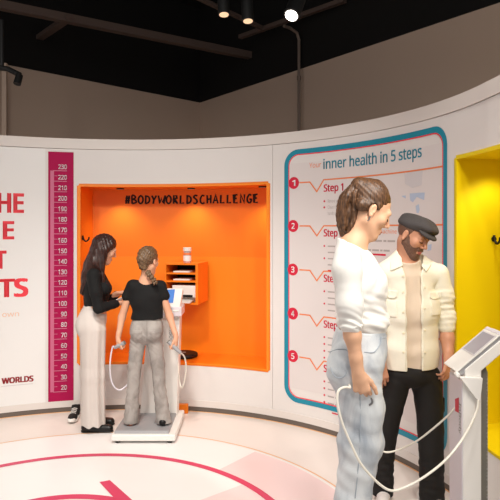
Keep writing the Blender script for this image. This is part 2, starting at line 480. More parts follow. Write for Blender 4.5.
# orange alcove: back, ledge, ceiling, sides and a lipped edge
DP = .46
def alcove(name, t0, t1, z0, z1, tb0, tb1, m, medge, lip):
    bm = bmesh.new(); n = 24
    F_, B_ = [], []
    for k in range(n+1):
        u = k/n; F_.append(t0+(t1-t0)*u); B_.append(tb0+(tb1-tb0)*u)
    def P(i, z, back, grow=0): return wp(B_[i], z, -DP-grow) if back else wp(F_[i], z, .004)
    def shell(pts):  # quads list with thickness outward ignored: closed strips
        pass
    th_ = .02
    # back panel (solid)
    cols = [[bm.verts.new(wp(B_[i], z, -DP-o)) for z, o in ((z0-th_, 0), (z1+th_, 0), (z1+th_, th_), (z0-th_, th_))] for i in range(n+1)]
    for a, b in zip(cols, cols[1:]):
        for i in range(4): bm.faces.new((a[i], a[(i+1) % 4], b[(i+1) % 4], b[i]))
    bm.faces.new(cols[0]); bm.faces.new(cols[-1][::-1])
    # floor and ceiling
    for za, zb in ((z0, z0-th_), (z1, z1+th_)):
        cols = [[bm.verts.new(v) for v in (wp(F_[i], za, .004), wp(B_[i], za, -DP), wp(B_[i], zb, -DP), wp(F_[i], zb, .004))] for i in range(n+1)]
        for a, b in zip(cols, cols[1:]):
            for i in range(4): bm.faces.new((a[i], a[(i+1) % 4], b[(i+1) % 4], b[i]))
        bm.faces.new(cols[0]); bm.faces.new(cols[-1][::-1])
    # sides
    for i, sg in ((0, -1), (n, 1)):
        a = wp(F_[i], z0, .004); b = wp(B_[i], z0, -DP); d = (b-a); nrm = Vector((d.y, -d.x, 0)).normalized()*th_*(-sg)
        if nrm.dot(wp(F_[n//2], z0)-a) > 0: nrm = -nrm
        up = Vector((0, 0, z1-z0))
        add_prism(bm, [a, b, b+up, a+up], nrm)
    o = obj(name, bm, m, kind='structure')
    bm = bmesh.new(); e = lip; r = rw((t0+t1)/2)
    slab(bm, t0-.004, t0+e/r, z0, z1, .008, .03); slab(bm, t1-e/r, t1+.004, z0, z1, .008, .03)
    slab(bm, t0-.004, t1+.004, z1-e*.5, z1+.004, .008, .03); slab(bm, t0-.004, t1+.004, z0-.006, z0+.001, .008, .03)
    obj('trim_'+name.split('_')[1], bm, medge, kind='structure')
    return o
alcove('wall_orange_alcove', TO0, TO1, ZO0, ZO1, TO0+.035, TO1-.004, M['orange'], M['orange_edge'], .014)
alcove('wall_yellow_alcove', TY0, TY1, ZY0, ZY1, TY0+.004, TY1-.004, M['yellow'], M['yellow'], .012)
# lower part of the orange alcove back, in a lighter orange
obj('wall_orange_lower_back', wslab(TO0+.037, TO1-.006, ZO0, 1.445, -DP+.006, .005), M['orange_lite'], kind='structure')

# upper room: corner far behind, beige to 3.75 m and black above
CO = Vector((-.79, 9.0, 0)); DLf = Vector((-2.05, -1.95, 0)).normalized(); DRt = Vector((3.0, -3.97, 0)).normalized()
HB = 3.73
def wallbox(a, d, L, z0, z1, out, t=.1):
    b = a+d*L; bm = bmesh.new()
    add_prism(bm, [a+Vector((0, 0, z0)), b+Vector((0, 0, z0)), b+Vector((0, 0, z1)), a+Vector((0, 0, z1))], out*t); return bm
nl = Vector((-DLf.y, DLf.x, 0)); nl = nl if nl.dot(Vector((0, 1, 0))) > 0 else -nl
nr = Vector((-DRt.y, DRt.x, 0)); nr = nr if nr.dot(Vector((1, 0, 0))) > 0 else -nr
for nm, d, nn in (('left', DLf, nl), ('right', DRt, nr)):
    L = 6.6 if nm == 'left' else 7.6
    obj('wall_'+nm, wallbox(CO, d, L, 0, HB, nn), M['upper'], kind='structure')
    obj('wall_'+nm+'_black', wallbox(CO-nn*.012, d, L, HB, 5.2, nn), M['black'], kind='structure')
bm = box((-7, .5, 5.2), (7, 10.5, 5.3)); obj('ceiling', bm, M['black'], kind='structure')
# left pilaster in front of the upper wall
a = W(4.3, 100, 6.8); obj('trim_pilaster', box((a.x-.027, 6.79, 0), (a.x+.027, 6.84, HB-.02)), M['upper'], kind='structure')

# ------------------------------------------------------------------ overhead steel, conduit, lamps
def rod(name, P, sec, m, label, cat, group=None):
    a, b = Vector(P[0]), Vector(P[1]); d = (b-a).normalized(); s = d.cross(Vector((0, 0, 1))).normalized()*sec[0]/2; u = s.cross(d).normalized()*sec[1]/2
    bm = bmesh.new(); add_prism(bm, [a+s+u, a-s+u, a-s-u, a+s-u], b-a)
    o = obj(name, bm, m); tag(o, label, cat, group); return o
def atz(px, py, z):
    D = (z-CAMZ)*FPX/(HZ-py); return Vector(((px-250)/FPX*D, D, z))
b0, b1 = atz(0, 5, 4.15), atz(287, 63, 4.15)
rod('ceiling_beam', (b0-(b1-b0)*.3, b1+(b1-b0)*.10), (.10, .09), M['beam'], 'long dark steel beam crossing under the black ceiling', 'beam')
rod('ceiling_strut', (atz(70, 17, 4.15), atz(26, 47, 4.15)), (.09, .05), M['beam'], 'short dark strut branching off the long ceiling beam', 'beam')
rod('lighting_rail', (atz(190, -6, 4.3), atz(262, 28, 4.3)), (.05, .04), M['beam'], 'dark lighting rail under the ceiling above the corner', 'rail')
rod('ceiling_bar', (atz(345, 0, 4.3), atz(240, 37, 4.3)), (.06, .05), M['beam'], 'dark bar slanting under the ceiling behind the bright spotlight', 'beam')
t = root('conduit', W(299, 132, 7.1), 'grey electrical conduit running up the beige wall and bending at the top', 'conduit')
p = [W(299, 150, 7.05), W(299, 40, 7.05), W(297, 33, 7.02), W(290, 28, 6.95), W(284, 26, 6.85)]
obj('pipe', tube(p, .019, 10), M['pipe'], t)
obj('coupling', tube([W(299, 80, 7.05), W(299, 76, 7.05)], .026, 10), M['pipe'], t)
def lamp(px, py, D, ax, L, r, label, bright, top):
    c = W(px, py, D); ax = Vector(ax).normalized()
    t = root('track_spotlight', c, label, 'spotlight', 'track spotlights')
    obj('lamp_body', lathe([(r*.9, 0), (r, .004), (r, L), (r*.8, L+.01), (.012, L+.012)], c, 24, -ax), M['blackp'], t, smooth=False)
    obj('lens', lathe([(r*.05, -.002), (r*.78, -.002), (r*.78, .004)], c+ax*.002, 24, -ax), M['lens'] if bright else M['lens_dim'], t)
    e = c-ax*L
    obj('stem', tube([e, Vector((e.x, e.y, e.z+.05)), Vector((e.x, e.y, top))], .010, 8), M['blackp'], t)
    return t
lamp(224, 14.5, 4.0, (.05, -.15, -1), .16, .042, 'black cylinder spotlight with dim lens, leftmost of the hanging pair', False, 3.62)
lamp(248, 21, 4.0, (.05, -.15, -1), .16, .042, 'black cylinder spotlight right of its dim twin near the middle', False, 3.62)
lamp(291.5, 15.5, 3.6, (-.35, -.55, -1), .18, .052, 'tilted black spotlight with bright white round lens', True, 3.4)
rod('lighting_rail', (Vector((-1.3, 4.0, 3.63)), Vector((1.4, 4.0, 3.63))), (.04, .04), M['blackp'], 'black lighting rail the hanging pair of spotlights is fixed to', 'rail')
c = W(17, 84, 5.0)
t = root('track_spotlight', c, 'small black spotlight at far left hanging in front of beige wall', 'spotlight', 'track spotlights')
obj('lamp_body', tube([W(19.5, 75, 5.0), W(17, 84, 4.97)], [.030, .032], 16), M['blackp'], t)
obj('arm', tube([W(20, 75, 5.0), W(8, 69, 5.02), W(-14, 66, 5.02)], .024, 10), M['blackp'], t)
obj('stem', tube([W(2, 66, 5.02), W(2, 20, 5.02)], .018, 10), M['blackp'], t)

# ------------------------------------------------------------------ left banner, height chart
t = root('wall_banner', wp(th(20), .10), 'white wall panel at far left with big red letters', 'banner')
obj('panel', wslab(th(-14), th(45.5), .105, ZT-.105, .003, .002), M['banner'], t)
pr = Print(.0045)
hcap = lambda px, y0, y1: zat(px, y0)-zat(px, y1)
def ptext(pr, body, px0, px1, ytop, ybase, bold=.0):
    pm = (px0+px1)/2
    pr.text(body, th(px0), zat(pm, ybase), hcap(pm, ytop, ybase), th(px1), bold)
ptext(pr, 'HE', -3, 24, 193, 213, .075)
ptext(pr, 'E', 2.7, 14.2, 221, 239.5, .075)
ptext(pr, 'T', -5, 6.5, 250.5, 269, .075)
ptext(pr, 'TS', -2, 28.3, 278.5, 297, .075)
pr.build('red_lettering', M['red'], t)
pr = Print(.0045); ptext(pr, 'own', 2.2, 19, 311.5, 316.5); pr.build('peach_lettering', M['peach'], t, label='pale peach small word')
pr = Print(.0045); ptext(pr, 'WORLDS', 1.5, 33.5, 376.6, 382.6, .09); pr.build('logo_lettering', M['dkred'], t, label='dark red block capitals')
pr = Print(.0045); pr.rect(th(1), th(33), zat(15, 385.4), zat(15, 384.8)); pr.build('logo_tagline', M['pale_print'], t)  # thin bar in place of the small grey tagline
t = root('height_chart', wp(th(61), .09), 'tall magenta height chart strip numbered 20 to 230', 'height chart')
ZR = lambda v: .197+(v-20)*.00991
obj('panel', wslab(th(48.2), th(73.6), zat(61, 402), zat(61, 152), .004, .003), M['magenta'], t)
pr = Print(.006); pr.rect(th(50.3), th(54), ZR(20), ZR(230)); pr.build('scale_band', M['magenta_lite'], t)
pr = Print(.0068)
for v in range(20, 231, 10):
    pr.rect(th(53), th(67), ZR(v)-.004, ZR(v)+.004)
    if v < 230: pr.rect(th(53), th(57.5), ZR(v+5)-.003, ZR(v+5)+.003)
pr.build('tick_marks', M['magenta_lite'], t)
for v in range(20, 231, 10):
    pr = Print(.0068); pr.text(str(v), th(58.2 if v > 99 else 61), ZR(v)+.016, .043, th(67), .055); pr.build('numeral', M['tick'], t)

# ------------------------------------------------------------------ health poster on the right of the wall
t = root('health_poster', wp(th(365), .2), 'large wall poster listing five steps inside a teal frame', 'poster')
zt, zb = 2.405, .228
tl, tr = th(286.5), th(445.5)
def rrect(tl, tr, zb, zt, rad, n=8):
    P = []
    for cx, cz, a0 in ((tr, zt, 0), (tl, zt, 90), (tl, zb, 180), (tr, zb, 270)):
        r = rw(cx)
        sx = -1 if cx == tr else 1; sz = -1 if cz == zt else 1
        for k in range(n+1):
            a = math.radians(a0+90*k/n)
            P.append((cx+(sx*rad+rad*math.cos(a))/r, cz+sz*rad+rad*math.sin(a)))
    return P
obj('panel', wslab(tl, tr, zb+.1, zt-.1, .0015, .001), M['poster'], t)
pr = Print(.0028); pr.stroke(rrect(tl, tr, zb, zt, .12), .042, True); pr.build('teal_border', M['teal'], t, label='teal rounded border')
d = .026/rw(tl); pr = Print(.0028); pr.stroke(rrect(tl+d, tr-d, zb+.026, zt-.026, .098), .009, True); pr.build('red_inner_line', M['red'], t)
pr = Print(.003)
ptext(pr, 'Your', 309.5, 321.3, 162.5, 167.5); pr.build('orange_title_word', M['oprint'], t)
pr = Print(.003); z = zat(340, 167.7)
pr.text('inner health in 5 steps', th(323.5), z, .085, th(422), .03); pr.build('teal_title', M['teal'], t, label='teal title lettering')
rows = [(294, 183), (293.3, 226), (293, 269.5), (293, 313.5), (293, 356)]
for i, (cx, cy) in enumerate(rows):
    zc = zat(cx, cy)
    pr = Print(.003); pr.disc(th(cx), zc, .053); bd = pr.build('step_badge', M['crimson'], t, label='crimson disc numbered %d' % (i+1))
    pr = Print(.0036); q = .017; pr.text(str(i+1), th(cx)-q/rw(th(cx)), zc-.026, .052, th(cx)+q/rw(th(cx)), .05); pr.build('badge_number', M['white_print'], bd)
    pr = Print(.003); up = .012 if i == 0 else 0.0
    pr.stroke([(th(299.5), zc), (th(310), zc), (th(317), zc-.085), (th(324), zc+up), (th(443), zc+up)], .011, t_ref=th(317)); pr.build('orange_rule', M['oprint'], t)
    pr = Print(.003); h0 = zc-.085
    pr.text('Step %d' % (i+1), th(323.8), h0-.005, .062, th(343.5), .05); pr.build('step_heading', M['crimson'], t, label='crimson step heading')
    pr = Print(.003); pg = Print(.003)
    lines = [[1, 'Remove your'], [1, 'Clean the'], [0, 'hands and']] if i == 0 else [[1, ''], [0, ''], [1, ''], [0, '']] if i in (1, 2) else [[1, '']]*4
    for k, (dot, s) in enumerate(lines):
        zz = h0-.095-(.052 if i < 3 else .058)*k
        if dot: pr.disc(th(324.5), zz+.01, .009, 10)
        if s: pg.text(s, th(328), zz-.004, .028, th(328)+(.0046*len(s)))
        elif i < 3:
            for a_, b_ in ((0, .03), (.036, .046), (.052, .085), (.091, .13)): pg.rect(th(328)+a_, th(328)+b_, zz+.003, zz+.014)
        else:
            for a_, b_ in ((0, .025), (.03, .06)): pg.rect(th(328)+a_, th(328)+b_, zz+.003, zz+.014)
    if i == 1:
        for yy, aa, bb in ((241, 366, 395.5), (250.5, 366, 390)):
            for q0, q1 in ((0, .22), (.27, .55), (.6, .7), (.74, 1)): pg.rect(th(aa+(bb-aa)*q0), th(aa+(bb-aa)*q1), zat(380, yy+.8), zat(380, yy-1))
        pm_ = Print(.003); ptext(pm_, 'machine', 379, 397, 229.5, 233.5); pm_.build('orange_heading_word', M['oprint'], t)
        pr.rect(th(328), th(340), h0-.30, h0-.285); pr.rect(th(366), th(386), zat(376, 255.4), zat(376, 253.6))
    if i == 4:
        pr.rect(th(332), th(352), h0-.34, h0-.33)
    pr.build('bullet_dots', M['crimson'], t); pg.build('small_print_lettering', M['grey_print'], t, label='small grey print')
def wpoly(name, pts, m, off=.003):
    pr = Print(off); pr.poly([(th(x), zat(x, y)) for x, y in pts]); pr.build(name, m, t)
wpoly('pale_figure', [(404.5, 173), (423, 170.5), (422, 185), (413, 188), (405.5, 184)], M['pale_print'])
wpoly('blue_figure_piece', [(410, 193.5), (425, 192.5), (424.5, 200), (417, 197), (413, 202.5), (410.5, 200)], M['blue_print'])
wpoly('blue_figure_piece', [(401.5, 196), (406, 195.5), (406, 198.5)], M['blue_print'])
wpoly('blue_figure_piece', [(416, 206), (419, 204), (420, 210), (419, 213), (417, 213)], M['blue_print'])
wpoly('blue_figure_piece', [(428.5, 245), (432, 244), (431.5, 250), (428, 251)], M['blue_print'])

# ------------------------------------------------------------------ inside the orange alcove
OB = -DP+.002
def nth(px, off=OB):       # angle on the alcove back seen at column px
    lo, hi = TO0-.1, TO1+.1
    for _ in range(40):
        m_ = (lo+hi)/2; v = wp(m_, 0, off)
        if v.x/v.y*FPX+250 < px: lo = m_
        else: hi = m_
    return lo
def nz(px, py, off=OB):
    v = wp(nth(px, off), 0, off); return CAMZ-(py-HZ)/FPX*v.y
GL = {'#': [[(.25, 0), (.4, 1)], [(.6, 0), (.75, 1)], [(.1, .35), (.85, .4)], [(.15, .66), (.9, .7)]],
 'B': [[(.15, .02), (.15, 1), (.6, .92), (.62, .7), (.2, .53)], [(.2, .53), (.7, .42), (.75, .15), (.15, .02)]],
 'O': [[(.4, .98), (.12, .7), (.12, .25), (.42, .02), (.75, .25), (.78, .7), (.5, .98), (.35, .95)]],
 'D': [[(.15, 0), (.2, 1)], [(.05, .97), (.6, .85), (.78, .5), (.6, .15), (.1, .02)]],
 'Y': [[(.08, 1), (.4, .5)], [(.8, 1), (.4, .45), (.3, 0)]],
 'W': [[(.05, 1), (.25, .05), (.48, .65), (.7, .05), (.98, 1.02)]],
 'R': [[(.15, 0), (.18, 1), (.6, .95), (.68, .7), (.2, .5), (.8, .0)]],
 'L': [[(.2, 1), (.15, .04), (.75, .08)]],
 'S': [[(.72, .92), (.4, 1), (.15, .78), (.6, .45), (.65, .15), (.35, 0), (.08, .12)]],
 'C': [[(.75, .88), (.45, .98), (.15, .6), (.2, .15), (.5, .0), (.78, .12)]],
 'H': [[(.15, 1), (.18, 0)], [(.72, 1.02), (.7, 0)], [(.15, .5), (.75, .55)]],
 'A': [[(.05, 0), (.42, 1.02), (.78, 0)], [(.2, .35), (.68, .38)]],
 'E': [[(.7, 1), (.18, .95), (.15, .03), (.72, .05)], [(.18, .52), (.6, .56)]],
 'N': [[(.12, 0), (.15, 1), (.7, .05), (.74, 1.03)]],
 'G': [[(.75, .88), (.45, .98), (.12, .55), (.25, .08), (.62, .05), (.75, .42), (.45, .42)]]}
txt = '#BODYWORLDSCHALLENGE'
t = root('hashtag_lettering', wp(nth(192), nz(192, 203), OB), 'black handwritten hashtag lettering on the orange alcove back', 'lettering')
pxa, pxb = 124.5, 260.0; wsum = sum(1.18 if c == 'W' else 1.0 for c in txt); u = pxa
for ch in txt:
    wd = (pxb-pxa)/wsum*(1.18 if ch == 'W' else 1.0); pr = Print(OB+.003)
    zb_, zt_ = nz(192, 203.6), nz(192, 195.4)
    for st in GL[ch]:
        pts = catmull([Vector((x, y, 0)) for x, y in st], 4) if ch in 'BODSCG' else [Vector((x, y, 0)) for x, y in st]
        pr.stroke([(nth(u+v.x*wd*.95), zb_+(zt_-zb_)*v.y) for v in pts], .016, t_ref=0)
    pr.build('letter', M['ink'], t); u += wd
for i, px in enumerate((116, 183, 250)):
    tt_ = th(px); c = wp(tt_, ZO1-.004, -.27)
    t = root('downlight', c, ('recessed alcove downlight, leftmost of three above the hashtag', 'recessed alcove downlight, middle one of three above the hashtag', 'recessed alcove downlight, rightmost of three above the hashtag')[i], 'downlight', 'alcove downlights')
    obj('rim', lathe([(.036, -.003), (.038, 0), (.038, .006), (.03, .006)], c-Vector((0, 0, .004)), 24), M['dark'], t)
    obj('lens', lathe([(.002, -.002), (.032, -.002), (.032, .002)], c-Vector((0, 0, .007)), 20), M['greyp'], t)
    pb = wp(tt_, .9, -.36)
    spot('alcove_lamp', c-Vector((0, 0, .02)), pb, 12, 110, .9, .03, (1, .9, .75))
c = wp(th(475), ZY1-.02, -.2); spot('yellow_alcove_lamp', c, c+Vector((.12, .15, -1)), 8, 120, .7, .03)
def hook(p, d, out, label):
    t = root('coat_hook', p, label, 'hook', 'wall hooks'); p = Vector(p); d = Vector(d); out = Vector(out)
    obj('plate', tube([p, p+out*.006], .018, 14), M['blackp'], t)
    obj('prong', tube([p+Vector((0, 0, .025))+out*.004, p+Vector((0, 0, -.012))+out*.014, p+Vector((0, 0, -.03))+out*.035, p+Vector((0, 0, -.012))+out*.06, p+Vector((0, 0, .012))+out*.064], .008, 10, 5), M['blackp'], t)
def sidepoint(t0, tb, u, z):
    a = wp(t0, z, .004); b = wp(tb, z, -DP); return a+(b-a)*u, (b-a).normalized()
p, d = sidepoint(TO0, TO0+.035, .22, nz(83, 238, -.2)); out = Vector((d.y, -d.x, 0)); hook(p+out*.001, d, out if out.x > 0 else -out, 'black coat hook on the left inner side of the orange alcove')
p, d = sidepoint(TY0, TY0+.004, .60, 0); p.z = CAMZ-(239-HZ)/FPX*p.y; out = Vector((d.y, -d.x, 0)); hook(p+out*.001, d, out if out.dot(wp(TY0+.2, 0)-p) > 0 else -out, 'black coat hook inside the yellow alcove')

# document cabinet on the alcove back
YF, YB = 5.44, 5.80
def cabinet():
    a = W(163, 263.5, YF); b = W(198, 305, YF)
    x0, x1, z1, z0 = a.x, b.x, a.z, b.z
    t = root('document_cabinet', (x0/2+x1/2, (YF+YB)/2, z0), 'orange open document cabinet with shelves mounted on the alcove back', 'cabinet')
    bm = bmesh.new(); e = .016
    add_box(bm, (x0, YF, z1-e), (x1, YB, z1)); add_box(bm, (x0, YF, z0), (x1, YB, z0+e))
    add_box(bm, (x0, YF, z0+e), (x0+e, YB, z1-e)); add_box(bm, (x1-e*1.6, YF, z0+e), (x1, YB, z1-e))
    obj('body', bm, M['orange'], t, bevel=.0015)
    obj('back_panel', box((x0+e, YB-.012, z0+e), (x1-e*1.6, YB-.002, z1-e)), M['dark'], t)
    zs = [W(163, 273, YF).z, W(163, 281, YF).z]
    for z in zs: obj('shelf', box((x0+e, YF+.003, z-e), (x1-e*1.6, YB-.012, z)), M['orange'], t)
    zz = zs+[]
    for i, z in enumerate(zs):
        o = obj('paper_tray', box((x0+.08, YF+.02, z+.0005), (x1-.09, YF+.25, z+.014)), M['paper'], bevel=.002)
        tag(o, ('flat stack of white paper on the upper cabinet shelf', 'flat stack of white paper on the lower cabinet shelf')[i], 'paper', 'paper stacks')
    # printer
    zf = z0+e
    t2 = root('printer', (x1-.16, YF+.1, zf), 'white printer in the bottom slot of the orange cabinet', 'printer')
    px1 = x1-.032; px0 = px1-.235
    bm = bmesh.new(); add_box(bm, (px0, YF+.03, zf+.05), (px1, YF+.28, zf+.165)); add_box(bm, (px0, YF+.10, zf+.001), (px1, YF+.28, zf+.05))
    obj('body', bm, M['white'], t2, bevel=.004)
    obj('paper_slot', box((px0+.02, YF+.027, zf+.05), (px1-.03, YF+.0295, zf+.075)), M['blackp'], t2)
    obj('output_tray', prism([(px0+.02, YF-.05, zf+.004), (px0+.02, YF+.10, zf+.012), (px0+.02, YF+.10, zf+.03), (px0+.02, YF-.05, zf+.012)], (.18, 0, 0)), M['paper'], t2)
    # pill bottle
    c = W(185, 263, YF+.09); c.z = z1+.0005
    t3 = root('pill_bottle', c, 'clear pill bottle with white cap standing on the orange cabinet', 'bottle')
    obj('body', lathe([(.036, 0), (.038, .004), (.038, .10), (.033, .112)], c, 28), M['clear'], t3, smooth=True)
    obj('label_wrap', lathe([(.0386, .018), (.0386, .07)], c, 28), M['white_print'], t3)
    obj('yellow_band', lathe([(.0387, .078), (.0387, .098)], c, 28), M['oprint'], t3)
    obj('cap', lathe([(.038, .113), (.041, .115), (.041, .146), (.038, .149)], c, 28), M['white'], t3)
_before = set(COL.objects); cabinet()
_pv = W(198, 290, YF); _a = -math.radians(11)
for o in set(COL.objects)-_before:
    if o.parent is None:
        o.location = Matrix.Translation(_pv) @ Matrix.Rotation(_a, 4, 'Z') @ Matrix.Translation(-_pv) @ o.location; o.rotation_euler.z = _a
# round black pad on the ledge
c = wp(th(184), ZO0+.001, -.20); c = Vector((W(184, 0, 5.69).x, 5.69, ZO0+.001))
t = root('round_pad', c, 'flat round black pad lying on the orange ledge', 'pad')
obj('pad', lathe([(.10, 0), (.135, .006), (.14, .02), (.135, .036), (.12, .042)], c, 40), M['blackp'], t)
obj('button', lathe([(.02, .042), (.018, .046)], c, 20), M['greyp'], t)

# ------------------------------------------------------------------ body analyser in front of the alcove
def rear_analyser():
    y0, y1 = 4.575, 5.22; x0, x1 = -1.118, -.60
    t = root('body_analyser', ((x0+x1)/2, (y0+y1)/2, 0), 'white body analyser with grey standing platform in front of orange alcove', 'body analyser')
    bm = bmesh.new(); add_box(bm, (x0, y0, .022), (x1, y1, .075)); obj('platform', bm, M['white'], t, bevel=.012)
    bm = bmesh.new()
    add_prism(bm, [(x0+.02, y0+.002, .045), (x0+.02, y0+.045, .095), (x0+.02, y1-.03, .095), (x0+.02, y1-.03, .05)], (x1-x0-.075, 0, 0))
    obj('top_plate', bm, M['mat_grey'], t, bevel=.008)
    for fx in (x0+.05, x1-.05):
        for fy in (y0+.04, y1-.05): obj('foot', lathe([(.02, 0), (.022, .022)], (fx, fy, 0), 16), M['blackp'], t)
    for s in (-1, 1):
        xf = (x0+x1)/2-.02+s*.12
        obj('electrode_plate', box((xf-.05, y0+.22, .0955), (xf+.05, y0+.43, .098)), M['steel'], t, bevel=.001)
    cx0, cx1 = W(140.5, 0, 5.1).x, W(180.5, 0, 5.1).x; ztop = W(0, 312, 5.1).z
    obj('column', prism([(cx0, 5.06, .07), (cx1-.028, 5.06, .07), (cx1, 5.06, ztop), (cx0+.075, 5.06, ztop)], (0, .16, 0)), M['white'], t, bevel=.01)
    obj('column_head', box((W(160, 0, 5.03).x, 4.99, W(0, 316, 5.03).z), (W(182, 0, 5.03).x, 5.24, W(0, 306.5, 5.03).z)), M['lilac'], t, bevel=.01)
    # tilted console: faces the person on the platform
    q = lambda px, py, D: W(px, py, D)
    bl, br, tr_, tl_ = q(152, 312, 4.98), q(179, 311, 4.98), q(183, 288, 5.16), q(156, 288, 5.16)
    n = (br-bl).cross(tl_-bl).normalized()
    if n.y > 0: n = -n
    obj('console', prism([bl, br, tr_, tl_], -n*.06), M['white'], t, bevel=.008)
    e1 = (br-bl); e2 = (tl_-bl)
    pt = lambda a, b: bl+e1*a+e2*b+n*.002
    obj('screen', prism([pt(.30, .34), pt(.74, .34), pt(.74, .90), pt(.30, .90)], n*.002), M['screen'], t)
    # vertical lettering on the column front
    V, F = text2d('InBody'); xs = [v[0] for v in V]; L = max(xs)
    px = W(169.2, 0, 5.06).x; zt_ = W(0, 325, 5.06).z; k = (zt_-W(0, 346, 5.06).z)/L
    flat('lettering', [(px+y*k*1.0, 5.058, zt_-x*k) for x, y in V], F, M['greyp'], t)
    return t
rear_analyser()
o = obj('floor_block', box((W(176, 0, 5.34).x, 5.335, .001), (W(188, 0, 5.34).x, 5.378, .085)), M['orange'], bevel=.003)
tag(o, 'small orange block on the floor behind the grey standing platform', 'block')

# ------------------------------------------------------------------ foreground body analyser at the right
def front_analyser():
    Yn, Yf = 2.60, 2.77
    t = root('body_analyser', (1.02, (Yn+Yf)/2, 0), 'tall white body analyser with tilted touch screen beside the yellow alcove', 'body analyser')
    x0, x1 = .972, 1.056
    obj('platform', box((.22, 2.42, .025), (1.16, 2.95, .115)), M['white'], t, bevel=.014)
    obj('top_plate', box((.26, 2.45, .1155), (.93, 2.92, .13)), M['mat_grey'], t, bevel=.006)
    for fx in (.28, 1.1):
        for fy in (2.47, 2.9): obj('foot', lathe([(.025, 0), (.028, .025)], (fx, fy, 0), 16), M['blackp'], t)
    P = lambda px, py, D=Yn: W(px, py, D)
    # column bends up and right into the neck that carries the console
    prof = [(x0, .115), (x1, .115), (P(481.5, 371).x, P(481.5, 371).z), (P(508, 348).x, P(508, 348).z), (P(508, 334).x, P(508, 334).z), (P(465, 370).x, P(465, 370).z), (P(465, 377).x, P(465, 377).z), (x0, P(463, 378).z)]
    obj('column', prism([(x, Yn, z) for x, z in prof], (0, Yf-Yn, 0)), M['white'], t, bevel=.004)
    obj('column_shade_side', box((x0-.004, Yn+.004, .12), (x0-.0005, Yf-.004, P(0, 381).z)), M['lilac'], t)  # shade on the platform-facing side put into a lilac sheet
    obj('rear_cover', prism([(x1+.002, 2.63, .115), (x1+.042, 2.63, .115), (x1+.042, 2.63, P(0, 374).z), (x1+.03, 2.63, P(0, 367).z), (x1+.002, 2.63, P(0, 372).z)], (0, .12, 0)), M['dkgrey'], t, bevel=.003)
    bm = bmesh.new()
    for k in range(46):
        z = .30+k*.0165; add_box(bm, (x1+.036, 2.6285, z), (x1+.036+.0035*(1 if k % 5 else .2), 2.6297, z+.009*(1 if k % 3 else .5)))
    obj('print_specks', bm, M['greyp'], t)  # light grey specks of vertical print on the rear cover
    # console
    A, B_, C, E_ = P(444.4, 362.4, Yf), P(455, 372.4, Yn), P(497.5, 336.5, Yn), P(486, 327, Yf)
    A.x = B_.x = (A.x+B_.x)/2; A.z = B_.z = (A.z+B_.z)/2; C.x = E_.x = (C.x+E_.x)/2; C.z = E_.z = (C.z+E_.z)/2
    e1 = C-B_; e2 = A-B_; n = e1.cross(e2).normalized(); n = n if n.z > 0 else -n
    obj('console_cover', prism([B_, C, E_, A], -n*.007), M['white'], t, bevel=.003)
    i = .012; lo = -n*.0072
    obj('console_body', prism([B_+e1*.03+e2*.03+lo, C-e1*.0+e2*.03+lo, E_-e1*.0-e2*.03+lo, A+e1*.03-e2*.03+lo], -n*.026), M['greyp'], t, bevel=.003)
    pt = lambda a, b, h=.0008: B_+e1*a+e2*b+n*h
    obj('screen', prism([pt(.45, .10), pt(.93, .10), pt(.93, .86), pt(.45, .86)], n*.0015), M['screen_grey'], t)
    obj('screen_rim', prism([pt(.425, .03), pt(.955, .03), pt(.955, .95), pt(.425, .95)], n*.0007), M['pale_print'], t)
    obj('end_trim', prism([C+n*.0005, C+e1*.07, E_+e1*.07, E_+n*.0005], -n*.016), M['lilac'], t, bevel=.003)
    # bracket for the hand grips
    y = Yn-.022
    obj('grip_bracket', prism([(P(458, 376).x, y, P(458, 376).z), (P(481, 377).x, y, P(481, 377).z), (P(478.5, 401).x, y, P(478.5, 401).z), (P(474, 397).x, y, P(474, 397).z)], (0, .0215, 0)), M['white'], t, bevel=.002)
    k = P(457.5, 375, y)
    obj('knob', lathe([(.008, 0), (.011, .004), (.011, .026), (.008, .03)], k+Vector((0, .022, 0)), 18, (0, -1, 0)), M['white'], t)
    # label and lettering on the side that faces the platform
    xs_ = x0-.0048; q = lambda px, py: (xs_, xs_/((px-250)/FPX), CAMZ-(py-HZ)/FPX*(xs_/((px-250)/FPX)))
    flat('red_label', [q(455, 399), q(458.8, 397.5), q(458.8, 413), q(455, 411)], [(0, 1, 2, 3)], M['crimson'], t, label='small crimson label')
    V, F = text2d('InBody'); L = max(v[0] for v in V)
    a = q(460, 403); b = q(460, 434); k_ = (a[2]-b[2])/L
    flat('lettering', [(xs_-.0003, a[1]+.012-y_*k_*.8, a[2]-x_*k_) for x_, y_ in V], F, M['dkgrey'], t)
front_analyser()

